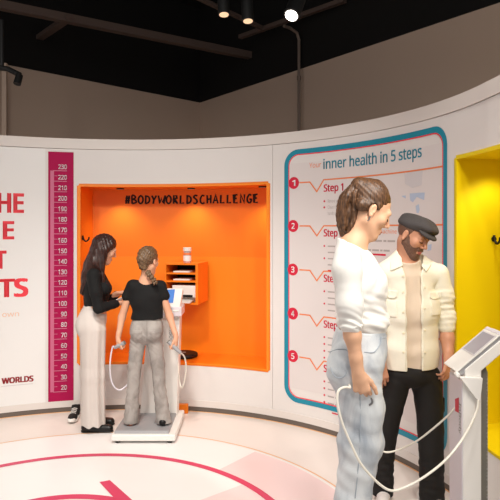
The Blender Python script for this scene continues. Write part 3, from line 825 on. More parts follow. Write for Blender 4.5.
# pair of sneakers by the wall
def sneaker(c, ang, label):
    ca, sa = math.cos(ang), math.sin(ang); R_ = np.array([[ca, -sa, 0], [sa, ca, 0], [0, 0, 1]]); c = np.array(c)
    f = lambda x, y, z: c+R_ @ np.array([x, y, z])
    t = root('sneaker', Vector(c), label, 'shoe', 'sneakers by the wall')
    s = SDF(c-.17, c+np.array([.17, .17, .14]), .004)
    s.ell(f(.0, .05, .04), (.04, .075, .035), R_, .02).ell(f(0, -.06, .045), (.034, .06, .045), R_, .03).cone(f(0, -.07, .06), f(0, -.06, .095), .036, .036, .02)
    s.cut(c+np.array([0, 0, .024]), (0, 0, -1)); s.cone(f(0, -.065, .08), f(0, -.06, .13), .026, .026, .005, op='sub')
    s.build('upper', M['sneaker'], t)
    s = SDF(c-.17, c+np.array([.17, .17, .14]), .004)
    s.cone(f(0, .06, .014), f(0, -.07, .014), .046, .036, .01, ((0, 0, 1), .35)); s.build('sole', M['white'], t)
    s = SDF(c-.17, c+np.array([.17, .17, .14]), .004); s.ell(f(0, .10, .03), (.035, .032, .024), R_, .01).cut(c+np.array([0, 0, .018]), (0, 0, -1)); s.build('toe_cap', M['white'], t)
    bm = bmesh.new()
    for k in range(4):
        add_tube(bm, [f(-.024, .04-.022*k, .07+.007*k), f(0, .045-.022*k, .078+.007*k), f(.024, .04-.022*k, .07+.007*k)], .004, 6)
    obj('laces', bm, M['white'], t)
M['sneaker'] = mat('black_canvas', (.12, .11, .11), .8)
sneaker((W(74, 0, 5.16).x, 5.16, .0035), math.radians(185), 'black and white sneaker on the floor below the height chart')
sneaker((W(81, 0, 5.42).x, 5.42, .0035), math.radians(172), 'sneaker half hidden behind the white trouser legs, nearest the wall')
# ------------------------------------------------------------------ people
M['skin'] = mat('skin_warm', (.86, .65, .53), .5, noise=.04, nscale=25, spec=.35)
M['skin_f'] = mat('skin_fair', (.885, .695, .565), .5, noise=.04, nscale=25, spec=.35)
M['skin_m'] = mat('skin_tan', (.78, .565, .455), .5, noise=.05, nscale=25, spec=.35)
M['lip'] = mat('lips', (.74, .42, .38), .45)
M['lash'] = mat('lashes', (.16, .10, .08), .6)
M['brow'] = mat('brow_hair', (.30, .20, .14), .7)
M['hair_dark'] = hair_mat('hair_dark_brown', (.07, .03, .025), (.26, .12, .08), 55)
M['hair_braid'] = hair_mat('hair_light_brown', (.24, .17, .11), (.52, .40, .28), 70)
M['hair_tail'] = hair_mat('hair_chestnut', (.17, .10, .06), (.47, .33, .22), 60)
M['beard'] = hair_mat('beard', (.30, .20, .16), (.50, .37, .30), 160)
M['knit'] = mat('white_knit', (.93, .925, .905), .85, bump=.10, bscale=320, sheen=.2)
M['blackcloth'] = mat('black_jersey', (.035, .035, .04), .85, bump=.2, bscale=220)
M['whitecloth'] = mat('white_twill', (.82, .785, .76), .8, noise=.02, nscale=14, bump=.2, bscale=200)
M['creamcloth'] = mat('cream_twill', (.93, .915, .85), .8, noise=.02, nscale=10, bump=.25, bscale=180)
M['tee'] = mat('beige_jersey', (.86, .79, .71), .85, bump=.2, bscale=200)
M['greydenim'] = mat('grey_denim', (.60, .575, .55), .8, noise=.13, nscale=16, bump=.3, bscale=200)
def faded(name, dark, light, sc, sz):
    m = mat(name, light, .8, bump=.3, bscale=220); nt = m.node_tree; b = nt.nodes['Principled BSDF']
    tc = nt.nodes.new('ShaderNodeTexCoord'); mp = nt.nodes.new('ShaderNodeMapping'); mp.inputs['Scale'].default_value = (sc, sc, sz)
    n = nt.nodes.new('ShaderNodeTexNoise'); n.inputs['Scale'].default_value = 1; n.inputs['Detail'].default_value = 5; n.inputs['Distortion'].default_value = .6
    nt.links.new(tc.outputs['Object'], mp.inputs['Vector']); nt.links.new(mp.outputs['Vector'], n.inputs['Vector'])
    r = nt.nodes.new('ShaderNodeValToRGB'); r.color_ramp.elements[0].position = .36; r.color_ramp.elements[1].position = .60
    r.color_ramp.elements[0].color = (*s2l(dark), 1); r.color_ramp.elements[1].color = (*s2l(light), 1)
    nt.links.new(n.outputs['Fac'], r.inputs['Fac']); nt.links.new(r.outputs['Color'], b.inputs['Base Color']); return m
M['bluedenim'] = faded('pale_blue_denim', (.63, .665, .705), (.85, .87, .88), 7, 4)  # wash fade, with lit and shaded tones put into its colours
M['greydenim'] = faded('grey_denim', (.55, .525, .505), (.655, .63, .61), 12, 9)
M['blackdenim'] = mat('black_denim', (.075, .065, .06), .8, noise=.15, nscale=20, bump=.3, bscale=200)
M['cap'] = mat('charcoal_wool', (.30, .285, .285), .9, noise=.12, nscale=60, bump=.4, bscale=240)
M['leather'] = mat('black_leather', (.05, .045, .045), .35)
M['sock'] = mat('orange_sock', (.90, .42, .15), .8)
M['canvas'] = mat('pale_canvas', (.80, .78, .77), .7, noise=.15, nscale=40)
M['seam'] = mat('denim_seam', (.64, .68, .72), .8)
M['grey_seam'] = mat('grey_seam', (.50, .48, .46), .8)
M['button'] = mat('cream_button', (.93, .90, .80), .4)
V3 = lambda v: np.array(v, np.float32)

def head_sdf(s, c, R, k=1.0, neck_to=None, neck_r=.052, ears=(-1, 1), nose=1.0):
    """canonical head (x right, y face, z up), ear level at the origin"""
    c = V3(c); P = lambda x, y, z: c+R @ (np.array([x, y, z])*k)
    s.ell(P(0, -.014, .045), (.076*k, .096*k, .084*k), R, 0)
    s.ell(P(0, .033, -.025), (.058*k, .060*k, .080*k), R, .03)
    s.cone(P(0, .045, -.085), P(0, .068, -.098), .026*k, .020*k, .03)
    for x in (-1, 1):
        s.cone(P(.048*x, .0, -.055), P(.012*x, .062, -.098), .020*k, .018*k, .03)
        s.ell(P(.040*x, .060, -.018), (.024*k, .022*k, .022*k), R, .025)
    s.cone(P(-.036, .078, .026), P(.036, .078, .026), .014*k, .014*k, .02)
    for x in (-1, 1):
        s.ell(P(.031*x, .099, .004), (.019*k, .014*k, .013*k), R, .012, 'sub')
        s.ell(P(.031*x, .078, .003), (.015*k, .014*k, .012*k), R, .004)
    s.cone(P(0, .088, .022), P(0, .114*nose, -.023), .0075*k, .0095*k, .010)
    for x in (-1, 1): s.ell(P(.010*x, .098, -.030), (.008*k, .010*k, .007*k), R, .006)
    s.cone(P(-.018, .084, -.061), P(.018, .084, -.061), .008*k, .008*k, .008).cone(P(-.015, .083, -.072), P(.015, .083, -.072), .008*k, .008*k, .008)
    s.cone(P(-.022, .0985, -.0665), P(.022, .0985, -.0665), .003*k, .003*k, .003, op='sub')
    for x in ears:
        s.ell(P(.077*x, -.008, .0), (.010*k, .017*k, .028*k), R, .008)
        s.ell(P(.089*x, -.004, .004), (.008*k, .010*k, .018*k), R, .004, 'sub')
        s.ell(P(.082*x, -.006, -.026), (.007*k, .010*k, .010*k), R, .004)
    if neck_to is not None: s.cone(P(0, -.022, -.045), neck_to, neck_r*k, neck_r*1.1, .03)
    return P
def face_parts(P, R, par, k=1.0, brow=None, lips=True, sides=(-1, 1)):
    for x in sides:
        obj('eyebrow', tube([P(.014*x, .093, .024), P(.030*x, .090, .031), P(.048*x, .078, .025)], [.003*k, .0036*k, .002*k], 8, 4), brow or M['brow'], par)
        obj('eyelashes', tube([P(.017*x, .090, -.001), P(.031*x, .0925, -.005), P(.046*x, .083, -.001)], [.0014*k, .0024*k, .0018*k], 6, 4), M['lash'], par)
    if lips:
        bm = bmesh.new()
        add_tube(bm, catmull([P(-.021, .086, -.065), P(-.008, .0965, -.0615), P(0, .0965, -.063), P(.008, .0965, -.0615), P(.021, .086, -.065)], 4), [.0016]+[.0042*k]*15+[.0016], 8)
        add_tube(bm, catmull([P(-.019, .086, -.067), P(0, .0955, -.0725), P(.019, .086, -.067)], 6), [.0016]+[.0046*k]*11+[.0016], 8)
        obj('lips', bm, M['lip'], par, smooth=True)
def hand_sdf(s, w, d, n, tside, k=1.0, curl=(35, 45, 35), spread=.0, thumb=(.45, .35, .2), palm=True):
    """w wrist, d finger direction, n palm-side normal, tside +1/-1: thumb on d x n or opposite"""
    w = V3(w); d = V3(d); d /= np.linalg.norm(d); n = V3(n); n = n-d*(n@d); n /= np.linalg.norm(n); t = np.cross(d, n)*tside
    P = lambda x, y, z: w+k*(d*x+t*y+n*z)                # along fingers, towards thumb, palm side
    s.cone(P(-.03, 0, 0), P(.03, .0, 0), .025*k, .026*k, .012, (n, .72))
    s.cone(P(.02, .012, 0), P(.082, .024, .0), .018*k, .0145*k, .012, (n, .8)); s.cone(P(.02, -.012, 0), P(.076, -.026, .0), .017*k, .0125*k, .012, (n, .8))
    s.cone(P(.02, .0, 0), P(.084, .004, -.001), .018*k, .0145*k, .012, (n, .8)); s.ell(P(.035, .020, .010), (.022*k, .016*k, .013*k), None, .014)
    L = ((.042, .025, .020), (.046, .029, .021), (.042, .027, .020), (.033, .020, .018))
    for i, (y, x0) in enumerate(((.028, .084), (.009, .089), (-.010, .086), (-.027, .078))):
        a = 0; p = P(x0-.006, y, .0); r = (.0092, .0094, .0090, .0080)[i]*k
        for j in range(3):
            a += math.radians(curl[j]+(i*3 if j < 2 else 0)); sp = spread*(1.5-i)
            q = p+k*L[i][j]*(d*math.cos(a)+n*math.sin(a)+t*math.sin(sp)*(.6 if j == 0 else .2))
            s.cone(p, q, r*(1-.10*j), r*(1-.10*(j+1)), .003); p = q
    p = P(.018, .022, .006); a, b, c = thumb
    for j, (ln, r) in enumerate(((.042, .0125), (.032, .0108), (.026, .0095))):
        v = d*math.cos(a)+t*math.sin(a)*math.cos(b)+n*math.sin(b)*.8; v = v/np.linalg.norm(v)
        q = p+k*ln*v; s.cone(p, q, r*k, r*k*.88, .006); p = q; a -= c
    return P
def folds(P0, d, amp, wl, n=3, seed=0, warp=.03):
    """smooth cloth ripples running across direction d"""
    rs = np.random.RandomState(seed); d = np.array(d, float); d /= np.linalg.norm(d)
    ph = rs.rand(n)*6.28; dirs = [d+rs.randn(3)*.35 for _ in range(n)]; ws = wl*(.7+.6*rs.rand(n))
    def fn(x, y, z):
        o = 0
        for i in range(n):
            u = x*dirs[i][0]+y*dirs[i][1]+z*dirs[i][2]
            o = o+np.sin(u*6.283/ws[i]+ph[i]+2.0*np.sin((x*1.3+y*.9-z*.4)/warp*.25+ph[i]))
        return amp*o/n
    return fn
def mask(fn, zc, hw):
    return lambda x, y, z: fn(x, y, z)*np.exp(-((z-zc)/hw)**2)

def applique(s, D, name, pts, thick, m, par, back=.06, front=-.22):
    """a layer of cloth lying on garment s, bounded by a convex outline"""
    xs, ys = [q[0] for q in pts], [q[1] for q in pts]
    c = SDF(W(min(xs)-2, max(ys)+2, D+front), W(max(xs)+2, min(ys)-2, D+back), .0026)
    f = [np.clip((c.ax[q]-s.lo[q])/s.res, 0, s.n[q]-1.001) for q in range(3)]
    i0 = [q.astype(int) for q in f]; w = [(f[q]-i0[q]).astype(np.float32) for q in range(3)]; d = 0
    for a_ in (0, 1):
        for b_ in (0, 1):
            for c_ in (0, 1):
                wt = (w[0] if a_ else 1-w[0])[:, None, None]*(w[1] if b_ else 1-w[1])[None, :, None]*(w[2] if c_ else 1-w[2])[None, None, :]
                d = d+wt*s.d[np.ix_(i0[0]+a_, i0[1]+b_, i0[2]+c_)]
    g = c.grid(); px = g[0]/g[1]*FPX+250; py = HZ+(CAMZ-g[2])/g[1]*FPX
    ar = sum(pts[k-1][0]*pts[k][1]-pts[k][0]*pts[k-1][1] for k in range(len(pts))); sg = 1 if ar > 0 else -1
    e = -1e3
    for k in range(len(pts)):
        (x0, y0), (x1, y1) = pts[k-1], pts[k]; L = math.hypot(x1-x0, y1-y0)
        e = np.maximum(e, sg*((py-y0)*(x0-x1)+(px-x0)*(y1-y0))/L)
    c.d = np.maximum(np.maximum(d-thick, e*D/FPX), g[1]-(D+back)).astype(np.float32)
    return c.build(name, m, par)

# ---------------------------------------------------------------- woman at the front analyser
def front_woman():
    D = 2.68
    Q = lambda px, py, dd=0.0: V3(W(px, py, D+dd))
    base = Q(357, 560); base[2] = .1315
    t = root('person', base, 'tall person in white top and pale blue jeans standing on front analyser holding grip', 'person', )
    f = (math.cos(math.radians(28))*math.cos(math.radians(5)), math.cos(math.radians(28))*math.sin(math.radians(5)), -math.sin(math.radians(28)))
    R = frame(f); hc = Q(369.2, 211.3); k = .99
    lo = (.18, 2.25, .12); hi = (.78, 3.10, 2.0)
    # body: one continuous skin
    s = SDF(lo, hi, .0036)
    P = head_sdf(s, hc, R, k, Q(354, 248), .046, ears=(-1, 1))
    sh_n, sh_f = Q(349, 260, -.15), Q(352, 260, .15)
    s.chain([Q(352, 246), Q(356, 285), Q(360, 325), Q(358, 355)], [.06, .09, .085, .10], .04, ((0, 1, 0), 1.3))
    s.cone(sh_n, sh_f, .045, .045, .03)
    el, wr = Q(349.5, 316, -.20), Q(358, 372, -.20)
    s.chain([sh_n, el], [.045, .038], .02)
    s.chain([el, el*.65+wr*.35+V3((.0, 0, 0)), el*.25+wr*.75, wr], [.036, .0365, .0265, .0235], .02)
    hand_sdf(s, wr, (.22, .02, -1), (.25, 1, .05), 1 , 1.0, (38, 62, 45), .03, (.55, .15, .22))
    elf, wrf = Q(355, 322, .20), Q(360, 374, .20)
    s.chain([sh_f, elf, wrf], [.045, .038, .026], .02)
    hand_sdf(s, wrf, (.35, .0, -1), (.25, -1, .05), -1, .95, (40, 60, 45), .0, (.5, .2, .2))
    for sg, kx, ax in ((-1, 357, 352), (1, 361, 356)):
        s.chain([Q(357, 360, .075*sg), Q(kx, 440, .075*sg), Q(ax, 552, .08*sg)], [.08, .052, .030], .03)
        s.cone(Q(ax, 560, .08*sg), Q(ax+14, 568, .085*sg), .026, .020, .02)
    s.build('body', M['skin_f'], t)
    face_parts(P, R, t, k)
    # earring in the near ear
    obj('earring', tube([P(.083, -.006, -.034), P(.084, -.004, -.048), P(.083, -.008, -.058)], .0028, 8), M['steel'], t)
    # hair swept back into a ponytail
    s = SDF(hc-.22, hc+.24, .0034)
    s.ell(P(0, -.021, .053), (.080*k, .0985*k, .086*k), R, 0)
    s.cone(P(0, -.10, .085), P(0, -.03, .09), .04, .06, .03)
    s.cut(P(0, .080, .064), R @ V3((0, 1, -.40)), .006)
    s.cut(P(0, .040, .042), R @ V3((0, 1.15, -1.0)), .010)
    for x in (-1, 1):
        s.cone(P(.070*x, .008, .024), P(.056*x, -.06, .0), .012, .030, .02)
        s.ell(P(.080*x, -.008, .0), (.02, .022, .03), R, .004, 'sub')
    rsd = np.random.RandomState(3)
    def strands(x, y, z):
        q = [x-hc[0], y-hc[1], z-hc[2]]; lx = q[0]*R[0, 0]+q[1]*R[1, 0]+q[2]*R[2, 0]; ly = q[0]*R[0, 1]+q[1]*R[1, 1]+q[2]*R[2, 1]; lz = q[0]*R[0, 2]+q[1]*R[1, 2]+q[2]*R[2, 2]
        return .0007*np.sin(lz*300+ly*90+lx*60)
    s.disp(strands); s.build('hair', M['hair_tail'], t)
    tie = P(0, -.080, .108)
    s = SDF(np.minimum(tie, Q(330, 245, -.2))-.03, np.maximum(tie, Q(372, 176, .2))+.03, .0036)
    s.chain([tie, Q(359.5, 185.5), Q(354.5, 190.5), Q(350, 200), Q(348, 213), Q(346.5, 225), Q(347, 236)], [.016, .023, .029, .033, .033, .026, .009], .02)
    rs = np.random.RandomState(8)
    for i in range(26):
        a = rs.rand()*6.28; rr_ = .022+.018*rs.rand(); u0 = rs.rand()*.25
        pts = []; Rr = []
        L_ = [tie, Q(357.5, 188), Q(351, 198), Q(348.5, 211), Q(347, 224), Q(345.5+3*rs.rand(), 233+5*rs.rand())]
        for j, p in enumerate(L_):
            aa = a+.35*math.sin(j*1.6+i); rad = rr_*(.5, .9, 1.1, 1.15, 1.05, .6)[j]
            pts.append(p+V3((math.cos(aa)*rad, math.sin(aa)*rad, .006*math.sin(j*2.1+i*1.7)))); Rr.append((.008, .011, .012, .012, .010, .003)[j])
        s.chain([V3(v) for v in catmull(pts, 3)], list(np.interp(np.linspace(0, 5, 16), range(6), Rr)), .006)
    s.disp(lambda x, y, z: .0012*np.sin((x*.8+y)*300+3*np.sin(z*22))+.0008*np.sin((y-x*.7)*420+3*np.sin(z*27+1)))
    s.build('ponytail', M['hair_tail'], t)
    obj('hair_tie', lathe([(.020, -.006), (.026, 0), (.020, .006)], tie+V3((-.004, 0, -.006)), 20, (-.6, 0, .6)), M['peach'], t)
    # knitted top
    s = SDF(lo, (.78, 3.1, 1.75), .0036)
    s.ell(Q(359, 283), (.105, .150, .165), None, 0)
    s.cone(Q(347.5, 257, -.14), Q(350, 257, .14), .060, .060, .05)
    s.cone(Q(350, 247), Q(349.5, 239), .066, .058, .03)
    for sg in (-1, 1): s.ell(Q(371.5, 284, .075*sg), (.072, .070, .072), None, .04)
    s.cone(Q(361, 300), Q(362, 322), .108, .112, .05, ((0, 1, 0), 1.3))
    s.ell(Q(363, 319), (.112, .150, .055), None, .04)
    s.cut(Q(360, 329.5), (-.10, 0, -1), .006)
    s.cut(Q(349, 242.0), (.35, 0, .94), .008)
    s.disp(mask(folds(0, (.5, .2, 1), .0050, .06, 3, 5), Q(0, 312)[2], .10))
    s.disp(mask(folds(0, (1, .2, -.8), .0035, .07, 3, 7), Q(0, 275)[2], .09))
    so = s
    s2 = SDF(lo, (.78, 3.1, 1.75), .0036)
    s2.chain([Q(347, 258, -.15), Q(347, 270, -.175), Q(349.5, 305, -.20), Q(351, 326, -.20)], [.058, .062, .055, .047], .03)
    s2.cut(Q(351, 326, -.20), wr-el, .006)
    ax = (wr-el)/np.linalg.norm(wr-el); cu = Q(351, 323, -.20)
    s2.cone(cu-ax*.012, cu+ax*.006, .049, .049, .01)
    s2.disp(mask(folds(0, (.3, .2, 1), .004, .035, 3, 11), Q(0, 316)[2], .06))
    sl = SDF(lo, (.78, 3.1, 1.75), .005)
    s.d = np.minimum(s.d, s2.d+.0); 
    s3 = SDF(lo, (.78, 3.1, 1.75), .0036); s3.chain([Q(350, 258, .15), Q(354, 300, .20), Q(355, 325, .20)], [.058, .056, .047], .03)
    s.d = np.minimum(s.d, s3.d)
    s.build('knitted_top', M['knit'], t)
    obj('cuff_ring', tube([cu+ax*.012+(V3((math.cos(a), math.sin(a), 0))-ax*(ax@V3((math.cos(a), math.sin(a), 0))))*.047 for a in np.linspace(0, 2*math.pi, 25)], .0045, 8), M['knit'], t)
    # jeans
    s = SDF(lo, (.80, 3.1, 1.36), .0036)
    s.ell(Q(358.5, 352), (.118, .168, .15), None, 0)
    s.cone(Q(361, 331), Q(360, 345), .112, .118, .04, ((0, 1, 0), 1.32))
    for sg in (-1, 1):
        s.ell(Q(347, 369, .078*sg), (.092, .092, .10), None, .05)
        s.chain([Q(356, 365, .082*sg), Q(360.5 if sg < 0 else 363, 410, .082*sg), Q(359.5 if sg < 0 else 363, 445, .085*sg), Q(353 if sg < 0 else 351.5, 500, .085*sg), Q(350 if sg < 0 else 347, 560, .085*sg)], [.118, .098, .092, .078, .095], .03, ((0, 1, 0), .92))
    s.cut(Q(361, 327.5), (-.06, 0, 1), .004); s.cut((0, 0, .185), (0, 0, -1), .004)
    s.disp(mask(folds(0, (.45, .3, 1), .006, .11, 4, 21), Q(0, 450)[2], .28))
    s.disp(mask(folds(0, (.6, .2, 1), .0035, .05, 3, 22), Q(0, 375)[2], .08))
    s.build('jeans', M['bluedenim'], t)
    wb = [V3((0, 0, 0))]
    c = Q(361, 334)
    def oval(c, rx, ry, dz=0, tilt=.0): return [c+V3((rx*math.cos(a), ry*math.sin(a), dz+tilt*math.cos(a))) for a in np.linspace(0, 2*math.pi, 41)]
    obj('waistband', tube(oval(c, .112, .149), .0045, 8), M['seam'], t)
    # back pocket, front pocket seam, side seam on the near leg
    yn = D-.155
    def on_leg(px, py): 
        return V3(W(px, py, D-.1))
    def drape(pts, off=.002):
        out = []
        for (px, py) in pts:
            d0 = D-.30; v = V3(W(px, py, d0))
            lo_, hi_ = D-.32, D+.02; found = None
            for i in range(120):
                dd = lo_+(hi_-lo_)*i/119; v = V3(W(px, py, dd)); ix = [int(round(float((v[a]-s.lo[a])/s.res))) for a in range(3)]
                if all(0 <= ix[a] < s.n[a] for a in range(3)) and s.d[tuple(ix)] < .001: found = v; break
            if found is not None: out.append(found-V3((0, off, 0)))
        return out
    for pts in ([(330, 352), (332, 372), (339, 378), (346, 373), (348, 352), (339, 349), (330, 352)], [(364, 352), (374, 352), (380, 344), (381, 337)]):
        q = drape(pts)
        if len(q) > 2: obj('pocket_seam', tube(q, .0022, 6, 5), M['seam'], t)
    q = drape([(356, 335), (357, 360), (360, 400), (360, 440), (357, 480), (355, 498)])
    if len(q) > 2: obj('side_seam', tube(q, .002, 6, 4), M['seam'], t)
    for ax_, sg in ((350, -1), (354, 1)):
        s = SDF(Q(ax_-30, 575, -.2), Q(ax_+60, 535, .25), .004)
        c = Q(ax_, 560, .085*sg); c[2] = .145
        s.cone(c+V3((-.05, 0, .02)), c+V3((.15, 0, .012)), .042, .036, .02, ((0, 1, 0), .9)); s.cut((0, 0, .1325), (0, 0, -1)); s.build('shoe', M['canvas'], t)
    # hand grips (held things of their own) and cables
    g = V3(wr)+V3((.005, .012, -.088))
    g0, g1 = g+V3((-.040, .024, .026)), g+V3((.040, .030, -.030))
    gt = root('hand_grip', g, 'grey hand grip with cream cable held in the near hand beside pale jeans', 'hand grip', 'front analyser grips')
    obj('handle', tube([g0, g0*.5+g1*.5, g1], [.011, .012, .010], 14, 4), M['greyp'], gt)
    obj('thumb_plate', tube([g1+V3((-.004, 0, 0)), g1+V3((.018, -.012, -.006)), g1+V3((.022, -.016, -.024)), g1+V3((.008, -.016, -.034))], .0045, 8, 4), M['steel'], gt)
    DN = 2.47
    pts = [g0, W(350, 387.5, DN), W(344.5, 387.3, 2.45), W(339.3, 389.8, 2.43), W(337.2, 396, 2.42), W(338.3, 408, 2.41), W(343, 425, 2.40), W(351, 444, 2.39), W(361, 464, 2.38), W(377, 482, 2.38), W(391, 490.6, 2.38), W(406, 487, 2.40), W(424, 477, 2.43), W(440, 465, 2.47), W(452, 453, 2.50), W(463, 438, 2.53), W(472, 422, 2.55), W(477.5, 408, 2.57), W(478, 400, 2.58)]
    obj('cable', tube(pts, .0053, 10, 5), M['cable'], gt)
    g = V3(wrf)+V3((.02, -.01, -.085))
    gt = root('hand_grip', g, 'hand grip of the far hand whose cream cable sags to the column', 'hand grip', 'front analyser grips')
    obj('handle', tube([g+V3((-.05, -.02, .03)), g+V3((.05, -.02, -.04))], .014, 14), M['greyp'], gt)
    pts = [g+V3((-.05, -.02, .03)), W(358, 402, 2.86), W(364, 415, 2.86), W(367, 434, 2.88), W(374, 446, 2.88), W(384, 451.8, 2.88), W(393, 451.5, 2.88), W(405, 447, 2.86), W(419, 439.5, 2.82), W(435, 427, 2.77), W(447, 416.5, 2.73), W(452.5, 410.5, 2.71), W(456, 407, 2.70)]
    obj('cable', tube(pts, .0046, 10, 5), M['cable'], gt)
front_woman()

# ---------------------------------------------------------------- man in the flat cap
def man():
    D = 3.62
    Q = lambda px, py, dd=0.0: V3(W(px, py, D+dd))
    base = Q(408, 500); base[2] = .003
    t = root('person', base, 'bearded person in flat cap, open cream shirt and black trousers looking at the screen', 'person')
    yaw, pit = math.radians(40), math.radians(24)
    f = (math.sin(yaw)*math.cos(pit), -math.cos(yaw)*math.cos(pit), -math.sin(pit))
    R = roll(frame(f), -10); hc = Q(412.5, 237, 0); k = 1.03
    lo = (.72, 3.20, -.01); hi = (1.38, 3.95, 1.90)
    s = SDF(lo, hi, .004)
    nb = Q(407, 268, .03)
    P = head_sdf(s, hc, R, k, nb, .058)
    shl, shr = Q(383, 275, .03), Q(437, 277, .03)
    s.chain([Q(407, 274, .03), Q(410, 310, .03), Q(411, 350, .03), Q(411, 374, .03)], [.085, .095, .09, .085], .05, ((1, 0, 0), 1.25))
    s.cone(shl, shr, .045, .045, .04)
    # his right arm hangs behind the other person, his left reaches past the console
    e1, w1 = Q(378, 330, .02), Q(381, 364, -.06)
    s.chain([shl, e1, w1], [.05, .042, .030], .02)
    hand_sdf(s, w1, (.10, -.05, -1), (.2, 1, 0), -1, 1.05, (18, 26, 18), .05, (.3, .2, .1))
    e2, w2 = Q(446.5, 326, .03), Q(448.5, 358, -.07)
    s.chain([shr, e2], [.05, .043], .02); s.chain([e2, e2*.6+w2*.4, w2], [.044, .042, .031], .02)
    hand_sdf(s, w2, (-.14, -.10, -1), (-.6, .8, 0), 1, 1.08, (24, 34, 24), .05, (.45, .25, .15))
    fl_, fr_ = Q(383.5, 500, .02), Q(431, 512, -.08)
    s.chain([Q(396.5, 382, .02), Q(387, 435, .02), Q(383, 488, .04)], [.06, .045, .034], .02)
    s.chain([Q(426, 382, .02), Q(430.5, 435, -.02), Q(431.5, 495, -.06)], [.06, .045, .034], .02)
    s.build('body', M['skin_m'], t)
    face_parts(P, R, t, k, M['beard'])
    # beard
    s = SDF(hc-.19, hc+.19, .003)
    s.ell(P(0, .034, -.027), (.0605*k, .0625*k, .084*k), R, 0)
    s.cone(P(0, .048, -.088), P(0, .070, -.102), .028*k, .022*k, .03)
    for x in (-1, 1): s.cone(P(.050*x, .0, -.050), P(.013*x, .064, -.100), .0225*k, .021*k, .03); s.cone(P(.068*x, .008, .006), P(.058*x, .012, -.04), .009, .014, .02)
    s.cone(P(-.022, .090, -.052), P(.022, .090, -.052), .007, .007, .01)
    # keep below a slanted line from sideburn to moustache
    s.cut(P(0, .095, -.036), R @ V3((0, .50, 1.0)), .004)
    s.ell(P(0, .096, -.067), (.021, .016, .0085), R, .003, 'sub')
    s.disp(lambda x, y, z: .0008*np.sin(x*900+z*500)*np.sin(y*800))
    s.build('beard', M['beard'], t)
    s = SDF(hc-.2, hc+.2, .0034)     # short hair under the cap
    s.ell(P(0, -.018, .040), (.0785*k, .098*k, .086*k), R, 0); s.cut(P(0, .01, .0), R @ V3((0, 1, -.5))); s.cut(P(0, -.02, -.035), R @ V3((0, 0, -1)))
    for x in (-1, 1): s.ell(P(.082*x, -.008, -.002), (.02, .024, .034), R, .004, 'sub')
    s.build('hair', M['beard'], t)
    # flat cap
    s = SDF(hc-.25, hc+.27, .0036)
    s.ell(P(0, -.015, .078), (.093, .118, .056), R, 0)
    s.ell(P(0, .045, .092), (.086, .088, .040), roll(R, 0), .04)
    s.ell(P(0, -.018, .058), (.090, .114, .040), R, .02)
    s.cut(P(0, .0, .036), R @ V3((0, .20, -1)), .006)
    s.disp(lambda x, y, z: .0025*np.sin(x*60+y*40)+.002*np.sin(z*90+x*35))
    cp = s.build('flat_cap', M['cap'], t)
    s = SDF(hc-.25, hc+.27, .003)
    s.ell(P(0, .082, .056), (.078, .064, .020), frame(R @ V3((0, 1, -.25)), R @ V3((0, 0, 1))), 0)
    s.ell(P(0, .072, .028), (.082, .085, .026), frame(R @ V3((0, 1, -.25)), R @ V3((0, 0, 1))), .004, 'sub')
    s.cut(P(0, .03, 0), R @ V3((0, -1, 0)))
    o = s.build('brim', M['cap'], cp)
    o.location = (0, 0, 0)
    # tee
    s = SDF(lo, hi, .004)
    s.chain([Q(408, 277, .03), Q(412, 310, .03), Q(413, 350, .03), Q(413, 380, .03)], [.098, .112, .110, .116], .05, ((1, 0, 0), 1.2))
    s.cone(Q(390, 274, .03), Q(428, 276, .03), .050, .050, .05)
    s.cone(Q(407, 268, .03), Q(409, 262, .01), .075, .072, .03)
    s.ell(Q(409, 255, -.02), (.075, .085, .055), None, .01, 'sub'); s.cut(Q(412, 375.5), (0, 0, -1), .004)
    s.disp(mask(folds(0, (.2, .2, 1), .004, .12, 3, 31), Q(0, 330)[2], .2))
    s.build('tee_shirt', M['tee'], t)
    ts = s
    # open overshirt
    s = SDF(lo, hi, .004)
    s.chain([Q(408, 277, .03), Q(411, 310, .03), Q(410.5, 350, .03), Q(410, 374, .03)], [.122, .138, .136, .142], .05, ((1, 0, 0), 1.22))
    s.cone(Q(386, 273, .03), Q(436, 275, .03), .066, .066, .05)
    s.cone(Q(404, 262, .06), Q(407, 254, .07), .078, .070, .03)
    s.cone(Q(386, 270, .04), Q(400, 258, .055), .052, .05, .03); s.cone(Q(434, 272, .04), Q(417, 260, .055), .052, .05, .03)
    g = s.grid()
    px = g[0]/g[1]*FPX+250; py = HZ+(CAMZ-g[2])/g[1]*FPX
    cx = np.interp(py, [250, 268, 285, 372], [412, 412.5, 413.5, 414.5]); hw = np.interp(py, [250, 262, 276, 372], [13, 12, 7.6, 7.2])
    opening = np.maximum(np.abs(px-cx)-hw, 0)*.004+np.where(np.abs(px-cx) < hw, (np.abs(px-cx)-hw)*.006, 0)
    opening = np.where(g[1] < D+.02, opening, .05)
    s.d = np.maximum(s.d, -opening).astype(np.float32)
    s.ell(Q(408, 252, -.01), (.070, .085, .05), None, .006, 'sub')
    s.cut(Q(410, 367.5, 0), (.05, 0, -1), .004)
    body = s
    a = SDF(lo, hi, .004)
    a.chain([Q(438, 274, .03), Q(443, 295, .03), Q(446.2, 318, .02), Q(446.6, 328.5, .01)], [.068, .064, .055, .050], .03)
    a.cut(Q(446.6, 328.5, .01), (0, -.12, -1), .004)
    a.cone(Q(446.5, 318.5, .015), Q(446.6, 327, .01), .0535, .0525, .006)
    a.disp(mask(folds(0, (.3, .2, 1), .005, .05, 3, 41), Q(0, 306)[2], .10))
    b = SDF(lo, hi, .004)
    b.chain([Q(384, 274, .03), Q(379, 310, .03), Q(378.5, 330, .01)], [.066, .06, .05], .03)
    s.disp(mask(folds(0, (.5, .2, 1), .0045, .14, 3, 43), Q(0, 320)[2], .25))
    s.d = np.minimum(s.d, np.minimum(a.d, b.d))
    s.build('overshirt', M['creamcloth'], t)
